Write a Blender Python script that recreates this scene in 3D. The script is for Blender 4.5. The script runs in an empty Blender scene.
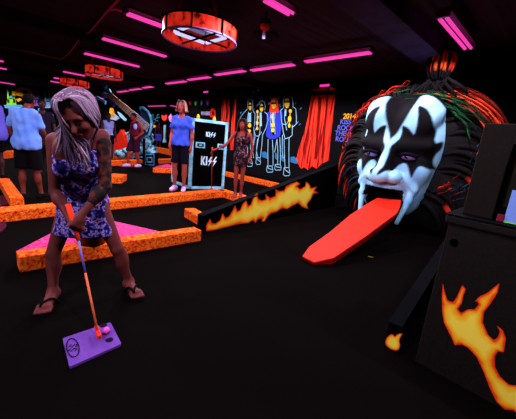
import bpy, math, random
import numpy as np
from mathutils import Vector
rng = np.random.RandomState(7); random.seed(7)
S5 = math.sqrt(.5)
# ------------------------------------------------------------------ camera frame
FOC = 300.0; ROLL = math.atan(.10); CAMH = 1.28; PIT = math.atan(68/300)
def w2(P): return np.array([(P[0]-P[1])*S5, (P[0]+P[1])*S5, P[2]])
_Xh = np.array([1, 0, 0.]); _Uh = np.array([0, math.sin(PIT), math.cos(PIT)])
F = w2(np.array([0, math.cos(PIT), -math.sin(PIT)]))
R = w2(math.cos(ROLL)*_Xh + math.sin(ROLL)*_Uh); U = w2(-math.sin(ROLL)*_Xh + math.cos(ROLL)*_Uh)
C0 = np.array([0, 0, CAMH])
VD = np.array([-S5, S5, 0])                       # horizontal viewing direction
def ray(x, y): return F + (x-258)/FOC*R + (209.5-y)/FOC*U
def gr(x, y, z=0.0):
    d = ray(x, y); return C0 + (z-CAMH)/d[2]*d
def onY(x, y, Y):
    d = ray(x, y); return C0 + Y/d[1]*d
def onX(x, y, X):
    d = ray(x, y); return C0 + X/d[0]*d
def J(x, y, D):
    d = ray(x, y); return C0 + D/(d@VD)*d
def V(*a): return np.array(a, float)
def nrm(v): v = np.asarray(v, float); return v/np.linalg.norm(v)

scene = bpy.context.scene
col = scene.collection
scene.view_settings.view_transform = 'Standard'; scene.view_settings.look = 'None'
scene.view_settings.gamma = 1; scene.view_settings.use_curve_mapping = False
scene.view_settings.exposure = 0.4
cd = bpy.data.cameras.new('camera'); cam = bpy.data.objects.new('camera', cd); col.objects.link(cam)
cd.sensor_fit = 'HORIZONTAL'; cd.sensor_width = 36; cd.lens = 36*FOC/516; cd.clip_start = .05
from mathutils import Matrix
M = Matrix(((R[0], U[0], -F[0], 0), (R[1], U[1], -F[1], 0), (R[2], U[2], -F[2], CAMH), (0, 0, 0, 1)))
cam.matrix_world = M; scene.camera = cam

# ------------------------------------------------------------------ materials
def srgb(r, g, b):
    f = lambda c: (c/255)/12.92 if c/255 <= .04045 else ((c/255+.055)/1.055)**2.4
    return (f(r), f(g), f(b), 1)
MATS = {}
def mat(name, c, rough=.9, spec=.04, emit=None, es=1, metal=0):
    if name in MATS: return MATS[name]
    m = bpy.data.materials.new(name); m.use_nodes = True; b = m.node_tree.nodes['Principled BSDF']
    if len(c) == 3: c = srgb(*c)
    b.inputs['Base Color'].default_value = c; b.inputs['Roughness'].default_value = rough
    b.inputs['Specular IOR Level'].default_value = spec; b.inputs['Metallic'].default_value = metal
    if emit:
        b.inputs['Emission Color'].default_value = srgb(*emit) if len(emit) == 3 else emit
        b.inputs['Emission Strength'].default_value = es
    MATS[name] = m; return m
def noise_mat(name, stops, scale=20, detail=4, rough=.9, spec=.08, kind='noise', bump=0, stretch=None, rand=.5):
    """base colour from a noise ramp in object space"""
    if name in MATS: return MATS[name]
    m = mat(name, stops[0][1], rough, spec); nt = m.node_tree; b = nt.nodes['Principled BSDF']
    tc = nt.nodes.new('ShaderNodeTexCoord'); mp = nt.nodes.new('ShaderNodeMapping')
    nt.links.new(tc.outputs['Object'], mp.inputs['Vector'])
    if stretch: mp.inputs['Scale'].default_value = stretch
    if kind == 'noise':
        n = nt.nodes.new('ShaderNodeTexNoise'); n.inputs['Detail'].default_value = detail; n.inputs['Roughness'].default_value = rand; out = n.outputs['Fac']
    else:
        n = nt.nodes.new('ShaderNodeTexVoronoi'); out = n.outputs['Distance']
    n.inputs['Scale'].default_value = scale
    nt.links.new(mp.outputs[0], n.inputs['Vector'])
    r = nt.nodes.new('ShaderNodeValToRGB'); el = r.color_ramp.elements
    while len(el) < len(stops): el.new(.5)
    for e, (p, c) in zip(el, stops): e.position = p; e.color = srgb(*c) if len(c) == 3 else c
    nt.links.new(out, r.inputs[0]); nt.links.new(r.outputs[0], b.inputs['Base Color'])
    if bump:
        bp = nt.nodes.new('ShaderNodeBump'); bp.inputs['Strength'].default_value = bump; bp.inputs['Distance'].default_value = .01
        nt.links.new(out, bp.inputs['Height']); nt.links.new(bp.outputs[0], b.inputs['Normal'])
    return m
def attr_mat(name, rough=.8, spec=.08):
    if name in MATS: return MATS[name]
    m = mat(name, (128, 128, 128), rough, spec); nt = m.node_tree
    a = nt.nodes.new('ShaderNodeAttribute'); a.attribute_name = 'paint'
    nt.links.new(a.outputs['Color'], nt.nodes['Principled BSDF'].inputs['Base Color']); return m

BLACK = mat('black_paint', (4, 3, 4), 1, 0); BLACK2 = mat('black_wood', (12, 10, 10), .6, .15)
CARPET = noise_mat('dark_carpet', [(.35, (2, 1, 1)), (.5, (5, 3, 3)), (.7, (14, 9, 8))], 260, 3, 1, .02)
WALLM = noise_mat('black_wall', [(.3, (3, 2, 3)), (.7, (6, 4, 5))], 3, 3, .9, .05)
CEIL = noise_mat('dark_corrugated_ceiling', [(.3, (34, 22, 25)), (.5, (48, 33, 36)), (.8, (66, 46, 48))], 1, 1, .9, .1, stretch=(14, .6, 1))
CURB = noise_mat('splattered_orange_stone', [(.36, (70, 12, 6)), (.44, (225, 60, 14)), (.55, (255, 112, 28)), (.68, (255, 170, 60))], 32, 6, .9, .05, bump=.6, rand=.75)
PINK = noise_mat('magenta_turf', [(.33, (70, 10, 50)), (.45, (205, 45, 110)), (.6, (235, 75, 150)), (.7, (120, 50, 110))], 30, 5, .9, .05, rand=.7)
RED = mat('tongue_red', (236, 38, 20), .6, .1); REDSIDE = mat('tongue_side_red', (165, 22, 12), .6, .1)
TUBE = mat('blacklight_tube', (230, 60, 170), emit=(226, 60, 164), es=.85)
TUBE2 = mat('blacklight_tube_violet', (180, 60, 220), emit=(165, 55, 205), es=.8)
HOUS = mat('fixture_housing', (70, 18, 48), .5, .3)
ATTR = attr_mat('painted_surface'); ATTRH = attr_mat('painted_hair', .75, .08)
def skin(name, c): return noise_mat(name, [(.3, tuple(int(v*.85) for v in c)), (.7, c)], 9, 2, .65, .2)

# ------------------------------------------------------------------ objects
def link(name, me, m=None, parent=None, loc=None):
    o = bpy.data.objects.new(name, me); col.objects.link(o)
    if m is not None and me is not None:
        for q in (m if isinstance(m, (list, tuple)) else [m]): me.materials.append(q)
    if parent: o.parent = parent
    if loc is not None: o.location = loc
    return o
def tag(o, label=None, cat=None, group=None, kind=None):
    if label: o['label'] = label
    if cat: o['category'] = cat
    if group: o['group'] = group
    if kind: o['kind'] = kind
    return o
def empty(name, loc, label=None, cat=None, group=None, rz=0):
    o = bpy.data.objects.new(name, None); col.objects.link(o); o.location = Vector(loc); o.rotation_euler = (0, 0, rz)
    o.empty_display_size = .1
    return tag(o, label, cat, group)
class MB:
    """mesh builder; origin is subtracted so parts sit in their parent's frame"""
    def __init__(s, org=(0, 0, 0)): s.v = []; s.f = []; s.mi = []; s.c = []; s.org = np.array(org, float)
    def add(s, vs, fs, mi=0, c=None):
        n = len(s.v); s.v += [tuple(np.asarray(p, float)-s.org) for p in vs]; s.f += [tuple(n+i for i in f) for f in fs]; s.mi += [mi]*len(fs)
        s.c += [c or (0, 0, 0, 1)]*len(vs)
    def box(s, lo, hi, mi=0, c=None, rz=0, cen=None):
        x0, y0, z0 = lo; x1, y1, z1 = hi
        vs = [V(x, y, z) for x in (x0, x1) for y in (y0, y1) for z in (z0, z1)]
        if rz:
            cc = cen if cen is not None else ((x0+x1)/2, (y0+y1)/2); ca, sa = math.cos(rz), math.sin(rz)
            vs = [V(cc[0]+(p[0]-cc[0])*ca-(p[1]-cc[1])*sa, cc[1]+(p[0]-cc[0])*sa+(p[1]-cc[1])*ca, p[2]) for p in vs]
        s.add(vs, [(0, 1, 3, 2), (4, 6, 7, 5), (0, 4, 5, 1), (2, 3, 7, 6), (0, 2, 6, 4), (1, 5, 7, 3)], mi, c)
    def hexa(s, b4, t4, mi=0, c=None):
        s.add(list(b4)+list(t4), [(3, 2, 1, 0), (4, 5, 6, 7), (0, 1, 5, 4), (1, 2, 6, 5), (2, 3, 7, 6), (3, 0, 4, 7)], mi, c)
    def prism(s, poly, ext, mi=0, c=None):
        """poly: 3d points, ext: extrusion vector"""
        n = len(poly); ext = np.asarray(ext, float)
        s.add(list(poly)+[np.asarray(p)+ext for p in poly], [tuple(range(n))[::-1], tuple(range(n, 2*n))]+[(i, (i+1) % n, n+(i+1) % n, n+i) for i in range(n)], mi, c)
    def tube(s, pts, r, n=8, mi=0, c=None, cap=True, flat=None):
        pts = [np.asarray(p, float) for p in pts]; rs = r if hasattr(r, '__len__') else [r]*len(pts)
        vs = []; prev = None
        for i, p in enumerate(pts):
            t = nrm(pts[min(i+1, len(pts)-1)]-pts[max(i-1, 0)]+1e-9)
            if prev is None:
                a = V(0, 0, 1) if abs(t[2]) < .9 else V(1, 0, 0); u = nrm(np.cross(t, a))
            else: u = nrm(prev-t*(prev@t))
            prev = u; w = np.cross(t, u)
            for k in range(n):
                a = 2*math.pi*k/n; vs.append(p+rs[i]*(math.cos(a)*u+math.sin(a)*w))
        fs = [(i*n+k, i*n+(k+1) % n, (i+1)*n+(k+1) % n, (i+1)*n+k) for i in range(len(pts)-1) for k in range(n)]
        if cap: fs += [tuple(range(n))[::-1], tuple((len(pts)-1)*n+k for k in range(n))]
        s.add(vs, fs, mi, c)
    def ball(s, c0, rad, n=10, mi=0, c=None, fr=None):
        rad = V(*rad) if hasattr(rad, '__len__') else V(rad, rad, rad); vs = []; m = n//2+1
        fr = np.eye(3) if fr is None else fr
        for i in range(m):
            th = math.pi*i/(m-1)
            for k in range(n):
                a = 2*math.pi*k/n; vs.append(np.asarray(c0)+fr.T@(rad*V(math.sin(th)*math.cos(a), math.sin(th)*math.sin(a), math.cos(th))))
        fs = [(i*n+k, (i+1)*n+k, (i+1)*n+(k+1) % n, i*n+(k+1) % n) for i in range(m-1) for k in range(n)]
        s.add(vs, fs, mi, c)
    def build(s, name, m, parent=None, smooth=False, attr=False, bevel=0):
        me = bpy.data.meshes.new(name); me.from_pydata(s.v, [], s.f)
        o = link(name, me, m, parent, None if parent else s.org)
        for p, i in zip(me.polygons, s.mi): p.material_index = i; p.use_smooth = smooth
        if attr:
            a = me.color_attributes.new('paint', 'FLOAT_COLOR', 'POINT'); a.data.foreach_set('color', np.array(s.c, np.float32).ravel())
        import bmesh
        bm = bmesh.new(); bm.from_mesh(me)
        if not smooth or True: bmesh.ops.recalc_face_normals(bm, faces=bm.faces)
        bm.to_mesh(me); bm.free()
        if bevel:
            b = o.modifiers.new('bevel', 'BEVEL'); b.width = bevel; b.segments = 2; b.limit_method = 'ANGLE'
        me.update(); return o

# ------------------------------------------------------------------ signed-distance modelling (one continuous surface)
class SD:
    def __init__(s, lo, hi, h):
        s.lo = V(*lo); s.h = h; n = np.ceil((V(*hi)-s.lo)/h).astype(int)+1; s.n = n
        s.ax = [s.lo[i]+h*np.arange(n[i]) for i in range(3)]
        s.f = np.full(tuple(n), .5, np.float32)
    def sub(s, lo, hi, m):
        i0 = np.clip(np.floor((np.asarray(lo)-m-s.lo)/s.h).astype(int), 0, s.n-1); i1 = np.clip(np.ceil((np.asarray(hi)+m-s.lo)/s.h).astype(int)+1, 1, s.n)
        sl = tuple(slice(a, b) for a, b in zip(i0, i1))
        if any(b <= a for a, b in zip(i0, i1)): return None, None
        X, Y, Z = np.meshgrid(*[s.ax[i][sl[i]].astype(np.float32) for i in range(3)], indexing='ij')
        return sl, (X, Y, Z)
    def mix(s, sl, d, k, op):
        a = s.f[sl]
        if op == 'add':
            if k > 0:
                h = np.clip(.5+.5*(a-d)/k, 0, 1); s.f[sl] = a*(1-h)+d*h-k*h*(1-h)
            else: s.f[sl] = np.minimum(a, d)
        elif op == 'sub':
            if k > 0:
                h = np.clip(.5-.5*(a+d)/k, 0, 1); s.f[sl] = a*(1-h)-d*h+k*h*(1-h)
            else: s.f[sl] = np.maximum(a, -d)
    def cap(s, a, b, ra, rb, k=.02, op='add'):
        a = V(*a); b = V(*b); m = max(ra, rb)+k+3*s.h+.01
        sl, g = s.sub(np.minimum(a, b), np.maximum(a, b), m)
        if sl is None: return
        ab = b-a; L = max(ab@ab, 1e-9)
        px, py, pz = g[0]-a[0], g[1]-a[1], g[2]-a[2]
        t = np.clip((px*ab[0]+py*ab[1]+pz*ab[2])/L, 0, 1)
        d = np.sqrt((px-t*ab[0])**2+(py-t*ab[1])**2+(pz-t*ab[2])**2)-(ra+(rb-ra)*t)
        s.mix(sl, d, k, op)
    def ell(s, c, r, k=.02, fr=None, op='add'):
        c = V(*c); r = V(*r); m = k+3*s.h+.01; rm = r.max()
        sl, g = s.sub(c-rm, c+rm, m)
        if sl is None: return
        p = [g[i]-c[i] for i in range(3)]
        if fr is not None: p = [fr[i][0]*p[0]+fr[i][1]*p[1]+fr[i][2]*p[2] for i in range(3)]
        k0 = np.sqrt((p[0]/r[0])**2+(p[1]/r[1])**2+(p[2]/r[2])**2)+1e-6
        k1 = np.sqrt((p[0]/r[0]**2)**2+(p[1]/r[1]**2)**2+(p[2]/r[2]**2)**2)+1e-6
        s.mix(sl, k0*(k0-1)/k1, k, op)
    def clip(s, p, n, sm=0):
        """drop everything on the side the normal points to"""
        n = nrm(n); X, Y, Z = np.meshgrid(*[a.astype(np.float32) for a in s.ax], indexing='ij')
        s.f = np.maximum(s.f, (X-p[0])*n[0]+(Y-p[1])*n[1]+(Z-p[2])*n[2])
    def mesh(s, name, m, parent=None, org=(0, 0, 0), colour=None):
        f = s.f.copy()
        for ax in range(3):
            idx = [slice(None)]*3; idx[ax] = 0; f[tuple(idx)] = .5; idx[ax] = -1; f[tuple(idx)] = .5
        ins = f < 0; nx, ny, nz = f.shape
        acc = np.zeros((nx-1, ny-1, nz-1, 3), np.float32); cnt = np.zeros((nx-1, ny-1, nz-1), np.float32)
        quads = []
        for ax in range(3):
            a = [slice(None)]*3; b = [slice(None)]*3; a[ax] = slice(0, -1); b[ax] = slice(1, None)
            A = f[tuple(a)]; B = f[tuple(b)]; cr = (A < 0) != (B < 0)
            ii = np.argwhere(cr); t = A[cr]/(A[cr]-B[cr]); pos = ii.astype(np.float32); pos[:, ax] += t
            o1, o2 = [q for q in range(3) if q != ax]
            flip = (A[cr] < 0)
            cells = []
            for d1, d2 in ((0, 0), (-1, 0), (-1, -1), (0, -1)):
                cc = ii.copy(); cc[:, o1] += d1; cc[:, o2] += d2
                ok = np.all(cc >= 0, axis=1) & np.all(cc < np.array([nx-1, ny-1, nz-1]), axis=1)
                c2 = cc[ok]; np.add.at(acc, (c2[:, 0], c2[:, 1], c2[:, 2]), pos[ok]); np.add.at(cnt, (c2[:, 0], c2[:, 1], c2[:, 2]), 1)
                cells.append((cc, ok))
            allok = cells[0][1] & cells[1][1] & cells[2][1] & cells[3][1]
            quads.append((np.stack([c[allok] for c, _ in cells], 1), flip[allok], ax))
        used = cnt > 0; idm = np.full(cnt.shape, -1, np.int64); idm[used] = np.arange(used.sum())
        vs = acc[used]/cnt[used][:, None]*s.h+s.lo
        fs = []
        for q, fl, ax in quads:
            id4 = idm[q[..., 0], q[..., 1], q[..., 2]]
            sw = fl if ax != 1 else ~fl
            id4 = np.where(sw[:, None], id4, id4[:, ::-1]); fs.append(id4)
        fs = np.concatenate(fs)
        # one light smoothing pass
        for _ in range(1 if s.h < .008 else 2):
            sm = np.zeros_like(vs); n_ = np.zeros(len(vs))
            for k in range(4):
                np.add.at(sm, fs[:, k], vs[fs[:, (k+1) % 4]]); np.add.at(sm, fs[:, k], vs[fs[:, (k+3) % 4]]); np.add.at(n_, fs[:, k], 2)
            vs = vs*.5+.5*sm/np.maximum(n_, 1)[:, None]
        me = bpy.data.meshes.new(name); vo = vs-np.asarray(org)
        me.vertices.add(len(vo)); me.vertices.foreach_set('co', vo.astype(np.float32).ravel())
        me.loops.add(len(fs)*4); me.loops.foreach_set('vertex_index', fs.ravel().astype(np.int32))
        me.polygons.add(len(fs)); me.polygons.foreach_set('loop_start', np.arange(0, len(fs)*4, 4, dtype=np.int32))
        me.polygons.foreach_set('use_smooth', np.ones(len(fs), bool))
        me.update(calc_edges=True); me.validate()
        if colour is not None:
            a = me.color_attributes.new('paint', 'FLOAT_COLOR', 'POINT'); a.data.foreach_set('color', colour(vs).astype(np.float32).ravel())
        return link(name, me, m, parent, None if parent else org)

def inpoly(px, pz, poly):
    ins = np.zeros(px.shape, bool); n = len(poly)
    for i in range(n):
        x0, z0 = poly[i]; x1, z1 = poly[(i+1) % n]
        c = ((z0 > pz) != (z1 > pz)); xx = (x1-x0)*(pz-z0)/((z1-z0) if z1 != z0 else 1e-9)+x0
        ins ^= c & (px < xx)
    return ins
def dpoly(px, pz, poly):
    d = np.full(px.shape, 9.)
    for i in range(len(poly)):
        a = V(*poly[i]); b = V(*poly[(i+1) % len(poly)]); ab = b-a
        t = np.clip(((px-a[0])*ab[0]+(pz-a[1])*ab[1])/max(ab@ab, 1e-9), 0, 1)
        d = np.minimum(d, np.hypot(px-a[0]-t*ab[0], pz-a[1]-t*ab[1]))
    return d
def smoothpoly(p, it=2):
    p = [V(*q) for q in p]
    for _ in range(it):
        q = []
        for i in range(len(p)):
            a, b = p[i], p[(i+1) % len(p)]; q += [a*.75+b*.25, a*.25+b*.75]
        p = q
    return [tuple(x) for x in p]

# ================================================================== THE SETTING
def wallbox(name, lo, hi, m=WALLM, kind='structure'):
    b = MB(); b.box(lo, hi); o = b.build(name, m); o['kind'] = kind; return o
wallbox('floor', (-21.5, -6, -.1), (4, 13, 0), CARPET)
wallbox('ceiling', (-21.5, -6, 3.0), (4, 13, 3.15), CEIL)
wallbox('wall_back', (-12.3, 6.95, 0), (4, 7.2, 3.0))
wallbox('wall_return', (-12.5, 7.2, 0), (-12.3, 12.8, 3.0))
wallbox('wall_rear', (-21.3, 12.8, 0), (-12.3, 13, 3.0))
wallbox('wall_far', (-21.5, -6, 0), (-21.3, 13, 3.0))
wallbox('wall_right', (3.8, -6, 0), (4, 6.95, 3.0))
wallbox('wall_front', (-21.3, -6, 0), (3.8, -5.8, 3.0))
BEAM = noise_mat('dusty_blue_beam', [(.3, (40, 36, 56)), (.7, (72, 64, 96))], 2, 3, .9, .1)
wallbox('trim_1', (-2.15, -5.8, 2.78), (-1.72, 6.95, 3.0), BEAM)
wallbox('trim_2', (-12.3, 6.86, 2.62), (-2.2, 6.95, 2.72), mat('trim_dark', (34, 25, 27)))
for i, x in enumerate((-7.0, -11.0, -15.0)):
    wallbox('trim_%d' % (i+3), (x-.09, -5.8, 2.84), (x+.09, 12.8 if x < -12.6 else 6.95, 3.0), mat('beam_brown', (26, 20, 21)))

# ------------------------------------------------------------------ lamps
def tube_light(p, q, label, mt=TUBE, energy=0):
    c = (p+q)/2; d = nrm((q-p)*V(1, 1, 0)); L = np.linalg.norm((q-p)[:2]); w = V(-d[1], d[0], 0)
    e = empty('blacklight_fixture', V(c[0], c[1], 2.80), label, 'ceiling light', 'pink blacklight tubes under the ceiling')
    a = c-d*L/2; b = c+d*L/2; a[2] = b[2] = 2.80
    h = MB(e.location)
    h.hexa([a-w*.075+V(0, 0, .055), b-w*.075+V(0, 0, .055), b+w*.075+V(0, 0, .055), a+w*.075+V(0, 0, .055)], [a-w*.05+V(0, 0, .095), b-w*.05+V(0, 0, .095), b+w*.05+V(0, 0, .095), a+w*.05+V(0, 0, .095)])
    h.build('housing', HOUS, e)
    for s in (-1, 1):
        t = MB(e.location); t.tube([a+w*.035*s+d*.03, b+w*.035*s-d*.03], .019, 8); t.build('tube', mt, e, True)
    for pnt in (a, b):
        t = MB(e.location); t.box(pnt-V(.02, .02, .0)-np.abs(w)*.05, pnt+V(.02, .02, .06)+np.abs(w)*.05); t.build('end_cap', HOUS, e)
    for k in (-.35, .35):
        t = MB(e.location); pp = c+d*L*k; pp[2] = 2.89; t.tube([pp, V(pp[0], pp[1], 2.999)], .006, 5); t.build('hanger', HOUS, e)
    if energy:
        ld = bpy.data.lights.new('blacklight_glow', 'SPOT'); ld.energy = energy; ld.color = (1, .86, 1); ld.spot_size = math.radians(172); ld.spot_blend = .25; ld.shadow_soft_size = .015
        lo = bpy.data.objects.new('blacklight_glow', ld); col.objects.link(lo); lo.location = V(c[0], c[1], 2.76)
def T(x0, y0, x1, y1, label, along, L=None, en=0):
    p = gr(x0, y0, 2.80); q = gr(x1, y1, 2.80); c = (p+q)/2
    if L is None: L = np.linalg.norm((q-p)[:2])
    d = V(1, 0, 0) if along == 'x' else V(0, 1, 0)
    tube_light(c-d*L/2, c+d*L/2, label, energy=en)
EN = 115
T(128, 12.2, 165, 29, 'pink tube light ending behind the big red drum lamp', 'y', en=EN)
T(101, 38, 167, 57, 'long pink tube light in front of the second red drum lamp', 'y', en=EN)
T(83, 53, 140, 67, 'pink tube light crossing just above the second red drum lamp', 'y')
T(62, 71.5, 86, 76, 'short pink tube light left of the second red drum lamp', 'y')
T(50, 81, 63, 83.5, 'lower faint pink tube light left of the smallest drum lamp', 'y', en=EN*1.4)
T(-8, 59, 3.5, 62, 'upper pink tube light cut by the left edge of the photo', 'y')
T(-8, 66, 4, 69.5, 'lower pink tube light cut by the left edge of the photo', 'y')
T(53, 77.5, 63, 79.5, 'upper faint pink tube light left of the smallest drum lamp', 'y')
T(262, 0, 295, 14, 'pink tube light cut by the top edge right of the big drum lamp', 'y', en=EN)
p_, q_ = gr(438, 18, 2.8), gr(471, 50, 2.8)
tube_light(V(-1.36, 3.92, 0), V(-1.36, 5.15, 0), 'thick pink tube light right of the ceiling beam above the giant head', energy=EN*.7)
T(307, 63, 370, 51, 'nearest pink tube light of the row along the mural, right end', 'x', en=EN*1.2)
T(252, 71, 294, 64, 'second pink tube light of the mural row, above the painted band', 'x', en=EN)
T(214.5, 75, 246, 70.8, 'third pink tube light of the mural row, above the black road case', 'x', en=EN)
T(187.5, 80, 211, 77, 'fourth pink tube light of the mural row, above the woman in blue', 'x', en=EN)
T(166.5, 84, 186, 81, 'fifth pink tube light of the mural row', 'x')
T(143, 88, 153, 86.6, 'sixth pink tube light of the mural row, far back', 'x', en=EN)
T(130, 90.3, 141, 88.6, 'seventh pink tube light of the mural row, far back', 'x', en=EN)
T(118, 92.3, 128, 90.8, 'last visible pink tube light of the mural row, beside the second drum lamp', 'x')
T(150, 106.5, 164, 105.5, 'low pink tube light far back above the dark far players', 'x', en=0)
# the same fixtures carry on over the rest of the hall, behind and beside the viewpoint
for (x, y) in ((-.6, .5), (-2.2, -1.4), (-4.2, -.6), (.6, 2.3), (-.8, -3.0), (-7.5, -1.2), (-11, -1.8), (-15, -2.4)):
    tube_light(V(x, y-.6, 0), V(x, y+.6, 0), 'pink tube light behind or beside the viewpoint', energy=EN)
for (x, y, lab) in ((-19.5, 1.5, 'added small pink tube light close to the far wall over the painted figures'), (-19.5, 5.5, 'added small pink tube light close to the far wall, right of the painted figures'), (-17, 9.5, 'added small pink tube light in the farthest bay behind the guitar')):
    tube_light(V(x, y-.6, 0), V(x, y+.6, 0), lab, energy=EN*1.1)  # extra tubes added at the far end so the wall paintings get light
# outlet light on the right curtain (small pink lamp) and a far one
for (x, y, lab) in ((325, 87, 'small pink lamp above the right red curtain'), (206, 94, 'small pink lamp above the painted coloured ovals')):
    p = onY(x, y-3, 6.75); e = empty('mural_lamp', p, lab, 'lamp', 'small pink lamps over the mural')
    b = MB(p); b.box(p-V(.12, .03, .02), p+V(.12, .05, .05)); b.build('housing', HOUS, e)
    b = MB(p); b.tube([p+V(-.13, -.01, -.035), p+V(.13, -.01, -.035)], .03, 8); b.build('bulb', TUBE, e, True)
    b = MB(p); b.tube([p+V(0, .04, 0), V(p[0], 6.86, p[2])], .012, 6); b.build('bracket', HOUS, e)

# drum lamps
DRUM = noise_mat('glowing_red_shade', [(.36, (60, 6, 4)), (.44, (200, 36, 22)), (.55, (250, 52, 34)), (.8, (255, 66, 44))], 9, 6, .5)
for nme, st in (('glowing_red_shade', .42),):
    nt = DRUM.node_tree; b = nt.nodes['Principled BSDF']; rp = [n for n in nt.nodes if n.type == 'VALTORGB'][0]
    nt.links.new(rp.outputs[0], b.inputs['Emission Color']); b.inputs['Emission Strength'].default_value = st; b.inputs['Base Color'].default_value = (.1, .01, .01, 1)
WT = mat('white_violet_tube', (190, 190, 240), emit=(185, 195, 245), es=.9)
GLASS = mat('dark_mirror', (60, 30, 70), .15, .5, metal=.8)
RIM = mat('pale_rim', (150, 110, 190), .4, .3)
def drum(c, r, h, label, disc=1.0):
    e = empty('drum_lamp', c, label, 'ceiling lamp', 'round red drum lamps')
    z0 = c[2]; n = 48; ring = lambda rr, z, k: V(c[0]+rr*math.cos(2*math.pi*k/n), c[1]+rr*math.sin(2*math.pi*k/n), z)
    for q in range(8):
        b = MB(c); k0 = q*6; vs = []
        for k in range(k0, k0+7):
            vs += [ring(r, z0, k), ring(r, z0+h, k), ring(r-.012, z0, k), ring(r-.012, z0+h, k)]
        fs = []
        for k in range(6):
            a = 4*k; fs += [(a, a+4, a+5, a+1), (a+2, a+3, a+7, a+6), (a+1, a+5, a+7, a+3), (a, a+2, a+6, a+4)]
        b.add(vs, fs); b.build('shade_panel', DRUM, e)
        b = MB(c); b.tube([ring(r+.006, z0-.005, k0), ring(r+.006, z0+h+.005, k0)], .014, 6); b.build('rib', BLACK, e)
    for z, mm, nm in ((z0, RIM, 'lower_rim'), (z0+h, BLACK, 'upper_rim')):
        b = MB(c); b.tube([ring(r, z, k) for k in range(n+1)], .013, 6, cap=False); b.build(nm, mm, e, True)
    b = MB(c); b.prism([ring(r-.02, z0+.75*h, k) for k in range(n)], (0, 0, .01)); b.build('reflector', GLASS, e)
    s = r*.62
    for i in range(4):
        a = math.pi/4+i*math.pi/2; a2 = a+math.pi/2
        p = V(c[0]+s*1.2*math.cos(a), c[1]+s*1.2*math.sin(a), z0+.07); q = V(c[0]+s*1.2*math.cos(a2), c[1]+s*1.2*math.sin(a2), z0+.07)
        b = MB(c); b.tube([p+(q-p)*.06, q-(q-p)*.06], .022, 8); b.build('tube', WT, e, True)
    b = MB(c); b.tube([c+V(-r*.95, 0, .03), c+V(r*.95, 0, .03)], .012, 6); b.tube([c+V(0, -r*.95, .03), c+V(0, r*.95, .03)], .012, 6); b.build('cross_bar', BLACK, e)
    b = MB(c); b.prism([ring(r*1.45, 2.97, k) for k in range(n)], (0, 0, .029)); b.build('ceiling_plate', mat('plate_dark', (48, 26, 30)), e)
    for k in (0, 16, 32):
        b = MB(c); b.tube([ring(r*.8, z0+h*.7, k), ring(r*.5, 2.975, k)], .02, 6); b.build('hanger', mat('red_rod', (190, 30, 20), .6), e)
c1 = gr(200, 40.5, 2.50); drum(c1, .475, .17, 'big round lamp with glowing red shade, nearest of the drum lamps')
c2 = gr(104, 77, 2.50); drum(c2, .44, .20, 'middle sized red drum lamp over the painted guitar neck')
c3 = gr(75, 86, 2.50); drum(c3, .43, .18, 'smallest and farthest red drum lamp above the blonde golfer')
# cable between the fixtures
b = MB(); pts = [gr(x, y, 2.95) for x, y in ((0, 47), (30, 52), (61, 59.5), (68, 54), (76, 44), (83, 34), (89, 32.5), (99, 21), (108, 10), (116, 9), (128, 14))]
b.tube(pts, .016, 6); tag(b.build('power_cable', mat('pink_cable', (235, 95, 125), .6), None, True), 'thin pink power cable looping between tube lights on the ceiling', 'cable')
b = MB(); pts = [gr(x, y, 2.96) for x, y in ((108, 10), (114, 4), (122, -4))]
b.tube(pts, .016, 6); tag(b.build('power_cable', MATS['pink_cable'], None, True), 'short branch of pink cable leaving the top edge near the big drum lamp', 'cable')
# small ceiling speaker light
c = gr(265, 27, 2.8); e = empty('ceiling_spotlight', c, 'small green and red spotlight hanging under the ceiling beside the big drum lamp', 'spotlight')
b = MB(c); b.box(c-V(.05, .05, -.02), c+V(.05, .05, .1)); b.build('body', mat('green_plastic', (20, 80, 55)), e, bevel=.01)
b = MB(c); b.ball(c, (.07, .07, .05)); b.build('lens', mat('pink_lens', (220, 80, 70)), e, True)
b = MB(c); b.tube([c+V(0, 0, .1), V(c[0], c[1], 2.999)], .012, 6); b.build('stem', BLACK2, e)
b = MB(c); b.box(c-V(.02, .02, .15), c+V(.01, .01, -.04)); b.build('tag', mat('white_tag', (190, 190, 240)), e)
c = gr(266, 37, 2.97); b = MB(c); b.prism([c+V(.22*math.cos(a), .22*math.sin(a), 0) for a in np.linspace(0, 2*math.pi, 25)[:-1]], (0, 0, .025))
tag(b.build('ceiling_speaker', MATS['plate_dark']), 'flat round dark ceiling plate below the small spotlight', 'ceiling speaker')

# ================================================================== MURAL WALL
def mural_xy(pts, Y): return [onY(x, y, Y) for x, y in pts]
class Paint:
    def __init__(s, Y, org): s.Y = Y; s.b = MB(org)
    def poly(s, pts, mi=0, lift=0): s.b.prism(mural_xy(pts, s.Y-lift), (0, .006, 0), mi)
    def line(s, pts, w, mi=0, lift=0.004):
        P = mural_xy(pts, s.Y-lift)
        for a, b2 in zip(P[:-1], P[1:]):
            d = nrm(b2-a); n = V(-d[2], 0, d[0])*w/2; d = d*w*.3
            s.b.prism([a-n-d, b2-n+d, b2+n+d, a+n-d], (0, .005, 0), mi)
mur = empty('mural', V(-6.9, 6.94, 0), 'black mural with four outlined singers and red curtains on the back wall', 'mural')
OUT = mat('outline_pale_blue', (140, 200, 225)); YEL = mat('mural_yellow', (250, 200, 40)); GOLD = mat('mural_gold', (225, 150, 40)); COAT = mat('mural_blue_coat', (44, 58, 185))
MRED = noise_mat('curtain_red', [(.42, (120, 14, 10)), (.5, (235, 45, 28)), (.6, (255, 60, 36))], 3, 3, stretch=(5, 1, .35)); MBLK = mat('mural_black', (10, 9, 11)); CY = mat('mural_cyan', (110, 190, 225)); HAIRR = mat('mural_red_hair', (235, 60, 25))
o = (-6.9, 6.94, 0)
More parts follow.
